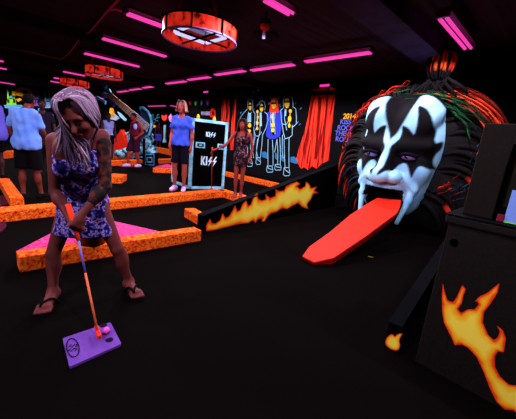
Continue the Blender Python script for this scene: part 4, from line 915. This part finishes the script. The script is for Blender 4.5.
def hairlocks(par, org, c, fr, s, cols, n, length, seed, spread=1.0, rad=.006, fall=None, part=0.0, nm='hair', base=None, flow=None):
    rr = random.Random(seed); b = MB(org)
    P = lambda x, y, z: c+s*(fr[0]*x+fr[1]*y+fr[2]*z)
    g_ = V(0, 0, -1) if fall is None else nrm(fall)
    for i in range(n):
        a = rr.uniform(-165, 165)                 # 0 = back of the head
        th = math.radians(a); sx, sy = math.sin(th), -math.cos(th)
        if sy > .58: continue
        top = P(part+.02*sx, .02+.05*sy*rr.random(), .125); side = P(.086*sx*1.03, .012+.104*sy, .055); ear = P(.093*sx*spread, .0+.108*sy, -.02)
        end = ear+g_*length*s*rr.uniform(.75, 1.05)+fr[0]*sx*.02*s*spread+fr[0]*rr.uniform(-.012, .012)
        if flow is not None: end = end+flow(sx, sy, rr)
        pts = list(bez([top, P(.075*sx, .01+.09*sy, .138), side, ear], 7))+list(bez([ear, ear+g_*length*s*.3+fr[0]*sx*.01, ear+(end-ear)*.7, end], 6))[1:]
        cc = cols[rr.randrange(len(cols))]; c2 = cols[rr.randrange(len(cols))]
        strand(b, pts, rad*rr.uniform(.7, 1.3), lambda t: tuple(np.array(srgb(*cc))*(1-t)+np.array(srgb(*c2))*t), 5)
    return b.build(nm, ATTRH, par, True, attr=True)
def body_sd(Jt, lo, hi, h, p, hands, feet=True):
    """Jt: joints; p: radii"""
    g = SD(lo, hi, h); s = p['s']; sw = Jt['shR']-Jt['shL']; spn = nrm(Jt['neck']-Jt['pelvis']); rt = nrm(sw); fw = nrm(np.cross(spn, rt)) if p.get('flip') is None else -nrm(np.cross(spn, rt))
    fw = fw if fw@p['face'] > 0 else -fw
    T = np.array([rt, fw, nrm(np.cross(rt, fw))*(1 if np.cross(rt, fw)@spn > 0 else -1)])
    return g, T
def torso(g, Jt, T, s, p, grow=0.0, k=.03):
    q = p.get('build', 1.0)
    g.ell(Jt['pelvis'], V(.150*q+grow, .105*q+grow, .115+grow)*s, k*s, T)
    g.ell(Jt['waist'], V(.125*q+grow, .092*q+grow, .13+grow)*s, .06*s, T)
    g.ell(Jt['chest'], V(.152*q+grow, .108*q+grow, .165+grow)*s, .06*s, T)
    g.cap(Jt['shL']+(Jt['shR']-Jt['shL'])*.12, Jt['shL']+(Jt['shR']-Jt['shL'])*.88, (.05+grow)*s, (.05+grow)*s, .05*s)
    if p.get('bust'):
        for sg_ in (-1, 1): g.ell(Jt['chest']+T[0]*.068*s*sg_+T[1]*.085*s-T[2]*.005*s, V(.068+grow, .060+grow, .062+grow)*s, .03*s, T)
    if p.get('seat', 1):
        for sg_ in (-1, 1): g.ell(Jt['pelvis']+T[0]*.065*s*sg_-T[1]*.06*s-T[2]*.05*s, V(.075+grow, .075+grow, .085+grow)*s, .03*s, T)
def limbs(g, Jt, s, p, k=.02):
    q = p.get('limb', 1.0)
    for S in 'LR':
        g.cap(Jt['sh'+S], Jt['el'+S], .045*q*s, .036*q*s, k); g.cap(Jt['el'+S], Jt['wr'+S], .037*q*s, .024*q*s, .012)
        m = Jt['el'+S]*.7+Jt['wr'+S]*.3; g.ell(m, V(.04, .04, .04)*q*s, .03)
        g.cap(Jt['hip'+S], Jt['kn'+S], .082*q*s, .052*q*s, .03); g.cap(Jt['kn'+S], Jt['an'+S], .05*q*s, .034*q*s, .015)
        cf = Jt['kn'+S]*.68+Jt['an'+S]*.32-p['face']*.018; g.ell(cf, V(.05, .05, .09)*q*s, .04)
def foot(g, an, toe, s, bare=True, side=1):
    """ankle joint, toe tip on the ground"""
    d = nrm((toe-an)*V(1, 1, 0)); z0 = toe[2]; heel = V(an[0], an[1], z0+.03*s)-d*.035*s; n = V(-d[1], d[0], 0)*side
    ball_ = V(toe[0], toe[1], z0+.024*s)-d*.05*s
    g.cap(an, heel, .034*s, .03*s, .02); g.cap(an-V(0, 0, .02), ball_, .033*s, .022*s, .03); g.cap(heel, ball_, .028*s, .024*s, .03)
    g.cap(ball_-n*.028*s, ball_+n*.026*s, .022*s, .020*s, .015)
    if bare:
        for i, (o_, L, r_) in enumerate(((-.034, .050, .0140), (-.012, .050, .0105), (.006, .046, .0105), (.022, .041, .010), (.037, .033, .0095))):
            p0 = ball_+n*o_*s; g.cap(p0, p0+d*L*s-V(0, 0, .010*s), (r_+.001)*s, r_*s, .003)
def shoes(par, org, Jt, s, m, sole, nm='shoe', h=.016):
    for S in 'LR':
        an, toe = Jt['an'+S], Jt['toe'+S]; d = nrm((toe-an)*V(1, 1, 0)); n = V(-d[1], d[0], 0); heel = V(an[0], an[1], toe[2])-d*.05*s
        lo = np.minimum(heel, toe)-.12; hi = np.maximum(heel, toe)+.16; g = SD(lo, hi, h*.7)
        g.cap(heel+V(0, 0, .045*s), an+V(0, 0, -.015), .042*s, .044*s, .02); g.cap(heel+V(0, 0, .04*s), toe-d*.03*s+V(0, 0, .035*s), .04*s, .038*s, .03); g.cap(an-V(0, 0, .02), toe-d*.06*s+V(0, 0, .04*s), .04*s, .034*s, .03)
        g.clip(V(0, 0, toe[2]+.004), (0, 0, -1)); sh = g.mesh(nm, m, par, org)
        b = MB((0, 0, 0)); o0 = np.asarray(org)
        pl = [heel-d*.02-n*.03*s, heel-d*.035, heel-d*.02+n*.03*s, toe-d*.09*s+n*.045*s, toe-d*.02*s+n*.038*s, toe+d*.012, toe-d*.02*s-n*.038*s, toe-d*.09*s-n*.045*s]
        b.prism([V(p_[0], p_[1], toe[2])-o0 for p_ in pl], (0, 0, .02)); b.build('sole', sole, sh)
def person(label, group, Jt, face, p, cloth, h=.014, hair=None, hd_fr=None, lipc=(110, 30, 35), skinm=None, hands=None, closed=False, extra=None, facebits=True):
    p = dict(p); p['face'] = nrm(face*V(1, 1, 0)); s = p['s']
    org = (Jt['anL']+Jt['anR'])/2; org[2] = min(Jt['toeL'][2], Jt['toeR'][2])
    allp = np.array(list(Jt.values())); lo = allp.min(0)-.26*s; hi = allp.max(0)+.26*s; lo[2] = org[2]-.02
    e = empty('person', org, label, 'person', group)
    g, T = body_sd(Jt, lo, hi, h, p, hands)
    torso(g, Jt, T, s, p); limbs(g, Jt, s, p)
    fr = hd_fr if hd_fr is not None else frame(p['face'], V(0, 0, 1))
    g.cap(Jt['neck']-T[2]*.03, Jt['head']-fr[2]*.04*s-fr[1]*.01, .052*s, .046*s, .03)
    face_parts(g, Jt['head'], fr, s)
    for S, hs in zip('LR', hands or ({}, {})):
        d = nrm(Jt['wr'+S]-Jt['el'+S]); d = hs.get('d', d); n = hs.get('n', -Jt['pelvis']*0+(Jt['pelvis']-Jt['wr'+S])*V(1, 1, 0)); n = n-d*(n@d)
        hand(g, Jt['wr'+S], d, n, hs.get('th', p['face']), s*hs.get('sc', 1), hs.get('curl', .35))
        foot(g, Jt['an'+S], Jt['toe'+S], s*(1.12 if cloth.get('bare') else 1), cloth.get('bare', False), 1 if S == 'L' else -1)
    g.mesh('body', skinm, e, org)
    if facebits: face_bits(Jt['head'], fr, s, e, org, lipc, closed)
    for c in cloth['items']:
        q = SD(lo, hi, h); kind = c['kind']; gw = c.get('grow', .014)
        if kind in ('shirt', 'tank', 'dress'):
            torso(q, Jt, T, s, p, gw)
            sl = c.get('sleeve', .55)
            if kind == 'shirt':
                for S in 'LR': q.cap(Jt['sh'+S]*.95+Jt['sh'+('R' if S == 'L' else 'L')]*.05, Jt['sh'+S]*(1-sl)+Jt['el'+S]*sl, .046*s+gw*.45, .046*s+gw*.6, .02)
            if kind in ('shirt',):
                hem = c['hem']; q.cap(Jt['waist'], Jt['pelvis']-T[2]*.04*s, .125*s*p.get('build', 1)+gw, .13*s*p.get('build', 1)+gw*1.2, .05); q.ell(Jt['pelvis'], V(.165*p.get('build', 1)+gw*1.4, .125*p.get('build', 1)+gw*1.6, .2)*s, .04, T)
            if kind == 'dress':
                for S in 'LR': q.cap(Jt['hip'+S]*.75+Jt['hip'+('R' if S == 'L' else 'L')]*.25, Jt['hip'+S]*.42+Jt['kn'+S]*.46+Jt['kn'+('R' if S == 'L' else 'L')]*.12, .105*s, .098*s, .10)
                if c.get('loose'): q.ell(Jt['waist'], V(.165, .12, .16)*s, .06, T)
                for dy in (-.02, .06): q.cap(Jt['hipL']*.7+Jt['hipR']*.3+T[1]*dy, Jt['hipR']*.7+Jt['hipL']*.3+T[1]*dy, .1*s, .1*s, .06)
                m_ = (Jt['knL']+Jt['knR'])*.29+(Jt['hipL']+Jt['hipR'])*.21; q.ell(m_, V(.17, .13, .16)*s, .06, T)
            if 'top' in c: q.clip(Jt['neck']-T[2]*c['top']*s, T[2])
            else: q.ell(Jt['neck']+T[1]*.055*s+T[2]*.02*s, V(.062, .08, .085)*s*c.get('neck', 1), .01, T, 'sub'); q.ell(Jt['neck']+T[2]*.07*s, V(.065, .07, .07)*s, .01, T, 'sub')
            if kind == 'tank':
                pass
            q.clip(Jt['pelvis']+V(0, 0, 1)*c.get('hem', -.05), c.get('hemn', (0, 0, -1)))
            if c.get('folds'):
                X, Y, Z = np.meshgrid(*[a.astype(np.float32) for a in q.ax], indexing='ij'); q.f += .005*np.sin(Z*38+np.sin(X*22+Y*17)*2.2)+.004*np.sin((X*T[0][0]+Y*T[0][1])*60+Z*13)
        elif kind in ('shorts',):
            q.ell(Jt['pelvis'], V(.150*p.get('build', 1)+gw, .108*p.get('build', 1)+gw, .12+gw)*s, .03, T)
            if p.get('seat', 1):
                for sg_ in (-1, 1): q.ell(Jt['pelvis']+T[0]*.065*s*sg_-T[1]*.06*s-T[2]*.05*s, V(.075+gw, .075+gw, .085+gw)*s, .03*s, T)
            L = c.get('len', .7)
            for S in 'LR': q.cap(Jt['hip'+S], Jt['hip'+S]*(1-L)+Jt['kn'+S]*L, (.086+gw)*s, (.07+gw*c.get('flare', 1.3))*s, .03)
            q.clip(Jt['pelvis']+V(0, 0, 1)*c.get('waist', .09)*s, (0, 0, 1))
            for S in 'LR':
                pass
            zc = (Jt['hipL']*(1-L)+Jt['knL']*L)[2]; zc2 = (Jt['hipR']*(1-L)+Jt['knR']*L)[2]; q.clip(V(0, 0, min(zc, zc2)), (0, 0, -1))
        q.mesh(c['name'], c['m'], e, org)
    if extra: extra(e, org, T, fr, s)
    if 'shoe' in cloth: shoes(e, org, Jt, s, cloth['shoe'], cloth['sole'])
    return e, T, fr, org
def standing(pos, Ht, face, **kw):
    s = Ht/1.75; f = nrm(face*V(1, 1, 0)); l = V(-f[1], f[0], 0)       # l = the person's left
    b = dict(anL=(.10, 0, .085), anR=(-.10, 0, .085), knL=(.105, .02, .49), knR=(-.105, .02, .49), hipL=(.085, 0, .91), hipR=(-.085, 0, .91), pelvis=(0, 0, .97), waist=(0, .005, 1.13), chest=(0, 0, 1.30), neck=(0, -.015, 1.49),
             head=(0, .015, 1.635), shL=(.175, -.01, 1.43), shR=(-.175, -.01, 1.43), elL=(.225, -.02, 1.14), elR=(-.225, -.02, 1.14), wrL=(.23, .05, .89), wrR=(-.23, .05, .89), toeL=(.13, .17, 0), toeR=(-.13, .17, 0))
    b.update(kw); P = V(*pos)
    return {k: P+s*(l*v[0]+f*v[1]+V(0, 0, v[2])) for k, v in b.items()}, s
TOCAM = lambda P: nrm((C0-P)*V(1, 1, 0))
def rotz(v, deg): a = math.radians(deg); return V(v[0]*math.cos(a)-v[1]*math.sin(a), v[0]*math.sin(a)+v[1]*math.cos(a), v[2] if len(v) > 2 else 0)

# ---- blonde golfer
Jm = dict(head=J(81, 117, 1.60), neck=J(80, 137, 1.76), chest=J(79, 157, 1.87), waist=J(81, 179, 2.02), pelvis=J(83, 202, 2.14), shL=J(53, 140, 1.86), shR=J(103, 136, 1.88), elL=J(55, 192, 1.83), elR=J(105, 186, 1.84),
          wrL=J(70, 219, 1.74), wrR=J(82, 214, 1.72), hipL=J(69, 207, 2.13), hipR=J(98, 206, 2.14), knL=J(53, 254, 2.02), knR=J(117, 249, 2.14), anL=J(53, 291, 1.97), anR=J(129, 281, 2.22))
Jm['toeL'] = gr(42, 315, .012); Jm['toeR'] = gr(138, 299, .012)
fdir = nrm(-VD+V(.25, -.05, 0)*.0)
hup = nrm(V(0, 0, 1)*.80+(-VD)*.56+w2(V(-.12, 0, 0))); hfw = nrm(np.cross(hup, np.cross(-VD*.85+V(0, 0, -.6)+w2(V(.04, 0, 0)), hup)))
mfr = frame(hfw, hup)
gp0 = J(68, 204, 1.74); gp1 = J(78.5, 240, 1.70); ph = gr(98, 337.5, .02)+V(0, 0, .03)
gdir = nrm(gp1-gp0)
NAVY = noise_mat('navy_floral_fabric', [(.34, (12, 9, 34)), (.46, (26, 22, 84)), (.51, (66, 66, 180)), (.56, (170, 150, 225)), (.60, (150, 50, 84)), (.64, (20, 16, 60))], 30, 4, .9, .05, rand=.55)
SK1 = skin('tanned_skin_dim', (104, 40, 40))
def mextra(e, org, T, fr, s):
    for q, a in (('L', .28), ('R', .72)):
        sh = Jm['shL']*(1-a)+Jm['shR']*a
        p0 = Jm['neck']-T[2]*.105+T[0]*(a-.5)*.34+T[1]*.115
        b = MB(org); b.tube(list(bez([p0, p0+T[2]*.05+T[1]*.0, sh+T[1]*.06+T[2]*.05, sh+T[2]*.056-T[1]*.0], 8)), .0055, 6); b.build('dress_strap', NAVY, e, True)
    for S in 'LR':
        an, toe = Jm['an'+S], Jm['toe'+S]; d = nrm((toe-an)*V(1, 1, 0)); n = V(-d[1], d[0], 0); heel = V(an[0], an[1], 0)-d*.07
        pl = []
        for t in np.linspace(0, 2*math.pi, 21)[:-1]:
            L = np.linalg.norm((toe-heel)[:2]); cx = (math.cos(t)+1)/2; pl.append(V(heel[0], heel[1], 0)+d*(cx*(L+.02)-.005)+n*math.sin(t)*(.034+.014*cx))
        b = MB(org); b.prism(pl, (0, 0, .013)); so = b.build('flip_flop', mat('flipflop_black', (12, 8, 12)), e)
        ball_ = V(toe[0], toe[1], .06)-d*.06; b = MB((0, 0, 0)); o0 = org
        tt = V(toe[0], toe[1], .04)-d*.03-n*.018
        for sg_ in (-1, 1): b.tube([p_-o0 for p_ in bez([V(*((toe-d*.145)[:2]), .015)+n*.05*sg_, V(*((toe-d*.12)[:2]), .10)+n*.045*sg_, tt-d*.03+V(0, 0, .040), tt+V(0, 0, .012)], 7)], .009, 6)
        b.build('thong_strap', mat('flipflop_black', (12, 8, 12)), so, True)
    cols = [(74, 50, 74), (112, 90, 120), (150, 126, 158), (180, 158, 190), (122, 72, 90), (100, 74, 118), (62, 36, 50)]
    def flow(sx, sy, rr): return fr[0]*0
    b = MB(org); rr = random.Random(4); P = lambda x, y, z: Jm['head']+(fr[0]*x+fr[1]*y+fr[2]*z)
    for i in range(620):
        a = rr.uniform(0, 360); th = math.radians(a); sx, sy = math.sin(th), math.cos(th)   # sy>0: towards the face
        vl = rr.random()
        imgleft = (fr[0]@R) * sx < 0
        if (sy > .62 and not imgleft) or sy > .93: continue
        top = P(.012+.02*rr.uniform(-1, 1), .06*rr.uniform(-1, 1)+.015, .128); up = P(.06*sx, .01+.07*sy, .142); side = P(.088*sx, -.005+.104*sy, .055); ear = P(.094*sx, -.01+.104*sy, -.03)
        if imgleft:
            if rr.random() < .50: tgt = J(rr.uniform(54, 66), rr.uniform(128, 158), rr.uniform(1.62, 1.78))
            else: tgt = J(rr.uniform(66, 92), rr.uniform(140, 170), rr.uniform(1.58, 1.66))
        else: tgt = J(rr.uniform(93, 99), rr.uniform(116, 130), rr.uniform(1.62, 1.75)) if sy > -.2 else J(rr.uniform(66, 96), rr.uniform(132, 146), rr.uniform(1.74, 1.8))
        pts = list(bez([top, up, P(.092*sx, .0+.105*sy, .105), side], 6))+list(bez([side, ear, ear*.4+tgt*.6+V(0, 0, .01), tgt], 7))[1:]
        cc = cols[rr.randrange(len(cols))]; c2 = cols[rr.randrange(len(cols))]
        strand(b, pts, rr.uniform(.0024, .0048), lambda t: tuple(np.array(srgb(*cc))*(1-t)+np.array(srgb(*c2))*t), 5)
    g = SD(Jm['head']-.2, Jm['head']+.2, .008); g.ell(P(0, -.02, .045), V(.088, .105, .094), .01, fr); g.ell(P(0, .15, .02), V(.092, .115, .15), .01, fr, 'sub')
    hb_ = g.mesh('scalp_hair', mat('hair_violet_blonde', (104, 80, 108)), e, org)
    b.build('hair', ATTRH, e, True, attr=True)
    # sleeve of tattoos on the arm at image right
    g = SD(np.minimum(Jm['shR'], Jm['wrR'])-.12, np.maximum(Jm['shR'], Jm['wrR'])+.12, .007); A = Jm['shR']*.88+Jm['elR']*.12
    g.cap(A, Jm['elR'], .0445, .0375, .0); g.cap(Jm['elR'], Jm['elR']*.45+Jm['wrR']*.55, .0385, .0318, .012); g.ell(Jm['elR']*.7+Jm['wrR']*.3, V(.0408, .0408, .0408), .03)
    g.mesh('tattoo_sleeve', noise_mat('tattooed_skin', [(.42, (22, 14, 20)), (.5, (44, 20, 22)), (.6, (92, 34, 32))], 24, 3, .7, .15), e, org)
nL = gdir
person('blonde woman in navy floral minidress bending over a putter in the left foreground', None, Jm, -VD, dict(s=.95, bust=1, build=.95, limb=.92), dict(bare=True, items=[dict(kind='dress', name='dress', m=NAVY, top=.10, hem=-.225, hemn=(0, 0, -1), grow=.006, loose=1)]),
       h=.0072, hd_fr=mfr, skinm=SK1, closed=True, extra=mextra,
       hands=(dict(d=nrm(gdir*.75+w2(V(.35, -.3, 0))), n=nrm(w2(V(.8, .5, 0))), th=gdir, curl=.85, sc=.92), dict(d=nrm(gdir*.8+w2(V(-.45, -.3, 0))), n=nrm(w2(V(-.8, .5, 0))), th=gdir, curl=.85, sc=.92)))
pt = empty('putter', ph-V(0, 0, .03), 'orange red putter with silver shaft held by the blonde woman over the tee mat', 'putter')
GRIP = mat('grip_orange_red', (240, 60, 30)); 
b = MB(pt.location); b.tube([gp0, gp0+(gp1-gp0)*.5, gp1], [.016, .015, .012], 10); b.build('grip', GRIP, pt, True)
sh1 = gp1+(ph-gp1)*.35
b = MB(pt.location); b.tube([gp1, sh1], .0065, 8); b.build('shaft', mat('shaft_violet_silver', (105, 95, 190), .4, .4), pt, True)
b = MB(pt.location); b.tube([sh1, ph], .0065, 8); b.build('painted_shaft', mat('shaft_orange', (235, 110, 70)), pt, True)
b = MB(pt.location); hdv = nrm((gr(100, 341, .03)-gr(94.5, 322, .03))); hn = V(-hdv[1], hdv[0], 0)*.011; a_ = ph-hdv*.062; c_ = ph+hdv*.055
b.prism([a_-hn-V(0, 0, .008), c_-hn-V(0, 0, .008), c_+hn-V(0, 0, .008), a_+hn-V(0, 0, .008)], (0, 0, .026)); b.build('putter_head', RED, pt, bevel=.004)

# ---- woman in blue
SK2 = skin('red_lit_skin', (150, 62, 52)); SHW = noise_mat('white_violet_shoe', [(.4, (150, 110, 200)), (.6, (190, 190, 240))], 14); SOLE = mat('sole_pink', (200, 60, 110))
def simple_hair(cols, length, seed, n=150, rad=.009, spread=1.1, base=(60, 30, 30), cut=.5, glasses=False):
    def ex(e, org, T, fr, s, c=None):
        c = c if c is not None else e_head[0]
        g = SD(c-.22, c+.22, .011); g.ell(c+fr[2]*.042*s-fr[1]*.022*s, V(.086, .104, .096)*s, .01, fr); g.ell(c+fr[1]*.12*s-fr[2]*.035*s, V(.078, .07, .10)*s, .02, fr, 'sub')
        if not length: g.clip(c-fr[2]*.02*s-fr[1]*.0, -fr[2])
        g.mesh('scalp_hair', mat('hair_%d_%d_%d' % base, base), e, org)
        if length: hairlocks(e, org, c, fr, s, cols, n, length, seed, spread, rad)
        if glasses:
            b = MB(org)
            for q in (-1, 1): b.ball(c+fr[0]*q*.036*s+fr[1]*.07*s+fr[2]*.115*s, V(.032, .010, .02)*s, 10, fr=fr)
            b.tube([c+fr[0]*-.085*s+fr[1]*.0*s+fr[2]*.10*s, c+fr[0]*-.04*s+fr[1]*.075*s+fr[2]*.118*s, c+fr[0]*.04*s+fr[1]*.075*s+fr[2]*.118*s, c+fr[0]*.085*s+fr[2]*.10*s], .005, 6); b.build('sunglasses', mat('glasses_dark', (24, 16, 36), .3, .5), e, True)
    return ex
e_head = [None]
pos = gr(179, 190.5, .14)*V(1, 1, 1); fc = rotz(TOCAM(pos), -24)
Jb, s = standing(pos, 1.74, fc, elR=(-.205, -.03, 1.13), wrR=(-.17, .12, .93), elL=(.21, -.05, 1.15), wrL=(.215, .0, .90), shR=(-.165, 0, 1.42), shL=(.165, 0, 1.42), toeL=(.15, .16, 0), toeR=(-.10, .19, 0))
e_head[0] = Jb['head']
person('woman in a blue v neck shirt and dark shorts standing beside the road case', None, Jb, fc, dict(s=s, bust=1, build=1.0), dict(items=[dict(kind='shorts', name='shorts', m=mat('shorts_navy', (12, 9, 22)), len=.82, grow=.012), dict(kind='shirt', name='shirt', m=noise_mat('royal_blue_cotton', [(.3, (42, 62, 170)), (.7, (60, 84, 215))], 6), hem=-.06, sleeve=.55, grow=.018, neck=1.15, folds=1)], shoe=SHW, sole=SOLE),
       skinm=SK2, extra=simple_hair([(170, 110, 95), (130, 75, 70), (200, 150, 130), (110, 60, 60)], .06, 2, 200, .008, 1.05, (120, 72, 66), glasses=True))
wl = Jb['wrR']+V(0, 0, -.07); bt = V(*(gr(175, 190, .14)[:2]), .16)
def small_putter(p0, p1, label, col_=(200, 60, 50)):
    e = empty('putter', p1-V(0, 0, .02), label, 'putter'); d = nrm(p0-p1)
    b = MB(e.location); b.tube([p0, p0-d*.24], [.016, .012], 8); b.build('grip', mat('grip_red_dim', (215, 55, 38)), e, True)
    b = MB(e.location); b.tube([p0-d*.24, p1], .008, 6); b.build('shaft', mat('shaft_red_dim', (150, 50, 42)), e, True)
    b = MB(e.location); q = nrm(VD+V(.3, .3, 0)); b.hexa([p1+q*.05*a+V(-q[1], q[0], 0)*.012*c_-V(0, 0, .018) for a, c_ in ((-1, -1), (1, -1), (1, 1), (-1, 1))], [p1+q*.05*a+V(-q[1], q[0], 0)*.012*c_+V(0, 0, .006) for a, c_ in ((-1, -1), (1, -1), (1, 1), (-1, 1))]); b.build('putter_head', RED, e)
small_putter(wl+V(0, 0, .08), bt, 'red putter hanging from the hand of the woman in blue')
# ---- dark haired girl
pos = gr(237.5, 197, .14); fc = rotz(TOCAM(pos), -8)
Jg, s = standing(pos, 1.52, fc, elL=(.24, -.03, 1.16), wrL=(.22, .06, .92), head=(-.02, .02, 1.63), anL=(.07, -.01, .085), anR=(-.06, .02, .085), toeL=(.10, .15, 0), toeR=(-.08, .17, 0), knL=(.075, .02, .49), knR=(-.07, .03, .49), hipL=(.08, 0, .91), hipR=(-.08, 0, .91))
dd = pos@VD
Jg['elR'] = J(226, 145, Jg['shR']@VD-.06); Jg['wrR'] = J(215.5, 149.5, Jg['shR']@VD-.14)
e_head[0] = Jg['head']
person('dark haired girl in a dark patterned dress leaning on a putter', None, Jg, fc, dict(s=s, build=.95, bust=1, limb=.9), dict(bare=True, items=[dict(kind='dress', name='dress', m=noise_mat('dark_floral_dress', [(.4, (24, 12, 20)), (.55, (40, 20, 34)), (.62, (130, 80, 90)), (.7, (60, 26, 40))], 26, 3), top=.10, hem=-.20, grow=.008)]),
       skinm=skin('girl_skin', (140, 48, 44)), extra=simple_hair([(30, 14, 16), (48, 20, 22), (22, 12, 14)], .30, 5, 200, .009, 1.1, (30, 14, 16)))
hp = Jg['wrR']+nrm(Jg['wrR']-Jg['elR'])*.07
small_putter(hp+V(0, 0, .06), V(*(gr(211.5, 189.5, .14)[:2]), .16), 'thin red putter the girl leans on in front of the road case')
# ---- man in the white shirt (seen from behind)
pos = gr(31, 198, .0); fc = rotz(-TOCAM(pos), -25)
pos = gr(31, 199, 0)
Jw, s = standing(pos, 1.66, fc, elL=(.235, .0, 1.16), wrL=(.24, .12, .93), elR=(-.22, .06, 1.17), wrR=(-.16, .24, 1.02), head=(-.03, .10, 1.615), anL=(.10, -.02, .085), anR=(-.14, .06, .085), toeL=(.15, .16, 0), toeR=(-.22, .21, 0))
e_head[0] = Jw['head']
def mhair(c, base=(14, 8, 12)):
    def ex(e, org, T, fr, s):
        g = SD(c-.2, c+.2, .012); g.ell(c+fr[2]*.038*s-fr[1]*.02*s, V(.080, .100, .088)*s, .01, fr); g.ell(c+fr[1]*.12*s-fr[2]*.03*s, V(.08, .075, .10)*s, .02, fr, 'sub'); g.clip(c-fr[2]*.075*s, -fr[2]); g.mesh('short_hair', mat('hair_%d_%d_%d' % base, base), e, org)
    return ex
person('man in a baggy white shirt and black shorts seen from behind at the left', None, Jw, fc, dict(s=s, build=1.1, limb=.95), dict(items=[dict(kind='shorts', name='shorts', m=mat('shorts_black', (8, 6, 9)), len=.92, grow=.018, flare=2.2, waist=.02), dict(kind='shirt', name='shirt', m=noise_mat('white_shirt_blacklit', [(.3, (76, 116, 205)), (.7, (112, 152, 235))], 4), hem=-.12, sleeve=.72, grow=.022, folds=1, neck=.8)], shoe=mat('sandal_black', (12, 8, 12)), sole=mat('sandal_sole', (20, 14, 18))),
       skinm=skin('dark_red_skin', (110, 40, 30)), extra=mhair(Jw['head']))
# ---- walking man, far
pos = gr(135, 166.8, 0); fc = rotz(TOCAM(pos), -55)
Jf, s = standing(pos, 1.80, fc, anL=(.07, -.10, .085), anR=(-.08, .22, .085), toeL=(.08, .06, 0), toeR=(-.1, .40, 0), knL=(.09, .02, .49), knR=(-.09, .17, .50), elL=(.24, -.12, 1.16), wrL=(.2, .05, 1.0), elR=(-.24, -.02, 1.16), wrR=(-.16, .2, 1.02), head=(0, .08, 1.62))
person('man in a maroon sleeveless shirt walking left in front of the pale rocks', None, Jf, fc, dict(s=s, build=1.15, limb=1.1), dict(items=[dict(kind='shorts', name='shorts', m=mat('shorts_maroon', (48, 12, 34)), len=.95, grow=.03), dict(kind='tank', name='tank_top', m=mat('maroon', (92, 18, 38)), hem=-.1, grow=.02)], shoe=mat('shoe_white', (190, 195, 240)), sole=SOLE),
       h=.02, skinm=skin('far_skin', (150, 42, 38)), extra=lambda e, org, T, fr, s: (mhair(Jf['head'], (40, 12, 14))(e, org, T, fr, s), (lambda b: (b.ball(Jf['chest']+nrm(C0-Jf['chest'])*.17+V(0, 0, .02), (.07, .07, .1), 8), b.build('shirt_emblem', mat('emblem_blue', (150, 160, 230)), e, True)))(MB(org))))
# ---- person in white top behind the golfer
pos = gr(109, 164, 0); fc = rotz(TOCAM(pos), 20); Jp, s = standing(pos, 1.72, fc)
person('person in a white tank top partly hidden behind the tattooed arm', None, Jp, fc, dict(s=s, bust=1), dict(items=[dict(kind='shorts', name='shorts', m=mat('shorts_black', (8, 6, 9)), len=.5), dict(kind='tank', name='tank_top', m=mat('tank_white', (140, 150, 225)), hem=-.02, grow=.014)], shoe=SHW, sole=SOLE), h=.02, skinm=skin('far_dark_skin', (60, 22, 30)), extra=mhair(Jp['head']))
# ---- two dim people by the far left
pos = gr(46, 176, 0); fc = rotz(TOCAM(pos), 10); Jq, s = standing(pos, 1.72, fc)
person('dim person with dark hair standing right of the white shirted man', None, Jq, fc, dict(s=s), dict(items=[dict(kind='shorts', name='trousers', m=mat('shorts_black', (8, 6, 9)), len=1.5), dict(kind='shirt', name='shirt', m=mat('dark_shirt', (24, 16, 32)), hem=-.08)], shoe=mat('sandal_black', (12, 8, 12)), sole=mat('sandal_sole', (20, 14, 18))), h=.02, skinm=MATS['far_dark_skin'], extra=mhair(Jq['head']))
pos = gr(0, 180, 0); fc = rotz(-TOCAM(pos), 60); Jr, s = standing(pos, 1.72, fc)
person('person in a lavender shirt cut by the left edge of the photo', None, Jr, fc, dict(s=s, build=1.1), dict(items=[dict(kind='shorts', name='shorts', m=mat('shorts_black', (8, 6, 9)), len=.8, grow=.02), dict(kind='shirt', name='shirt', m=mat('lavender', (88, 80, 190)), hem=-.16, grow=.03)], shoe=mat('sandal_black', (12, 8, 12)), sole=mat('sandal_sole', (20, 14, 18))), h=.02, skinm=MATS['far_dark_skin'], extra=mhair(Jr['head']))
# ---- far player in blue shorts, dark figure
pos = gr(158, 151, 0); fc = rotz(TOCAM(pos), 30); Jx, s = standing(pos, 1.85, fc)
person('far player in blue shorts and a dark top beside the orange star', None, Jx, fc, dict(s=s, build=1.1), dict(items=[dict(kind='shorts', name='shorts', m=mat('shorts_blue', (62, 66, 190)), len=.7, grow=.03), dict(kind='tank', name='tank_top', m=mat('tank_dark', (34, 12, 28)), hem=0)], shoe=mat('shoe_white', (190, 195, 240)), sole=SOLE), h=.028, skinm=skin('farther_skin', (70, 20, 34)), extra=mhair(Jx['head']))
pos = gr(169, 151, 0); fc = TOCAM(pos); Jy, s = standing(pos, 1.75, fc)
person('dark figure standing far back just left of the woman in blue', None, Jy, fc, dict(s=s, build=1.0), dict(items=[dict(kind='shorts', name='trousers', m=mat('shorts_black', (8, 6, 9)), len=1.5), dict(kind='shirt', name='shirt', m=mat('tank_dark', (34, 12, 28)), hem=-.05)], shoe=mat('shoe_white', (190, 195, 240)), sole=SOLE), h=.028, skinm=MATS['farther_skin'], extra=mhair(Jy['head']))

# ------------------------------------------------------------------ faint ambient of the hall
w = bpy.data.worlds.new('world'); scene.world = w; w.use_nodes = True
w.node_tree.nodes['Background'].inputs[0].default_value = (.02, .012, .03, 1); w.node_tree.nodes['Background'].inputs[1].default_value = .3
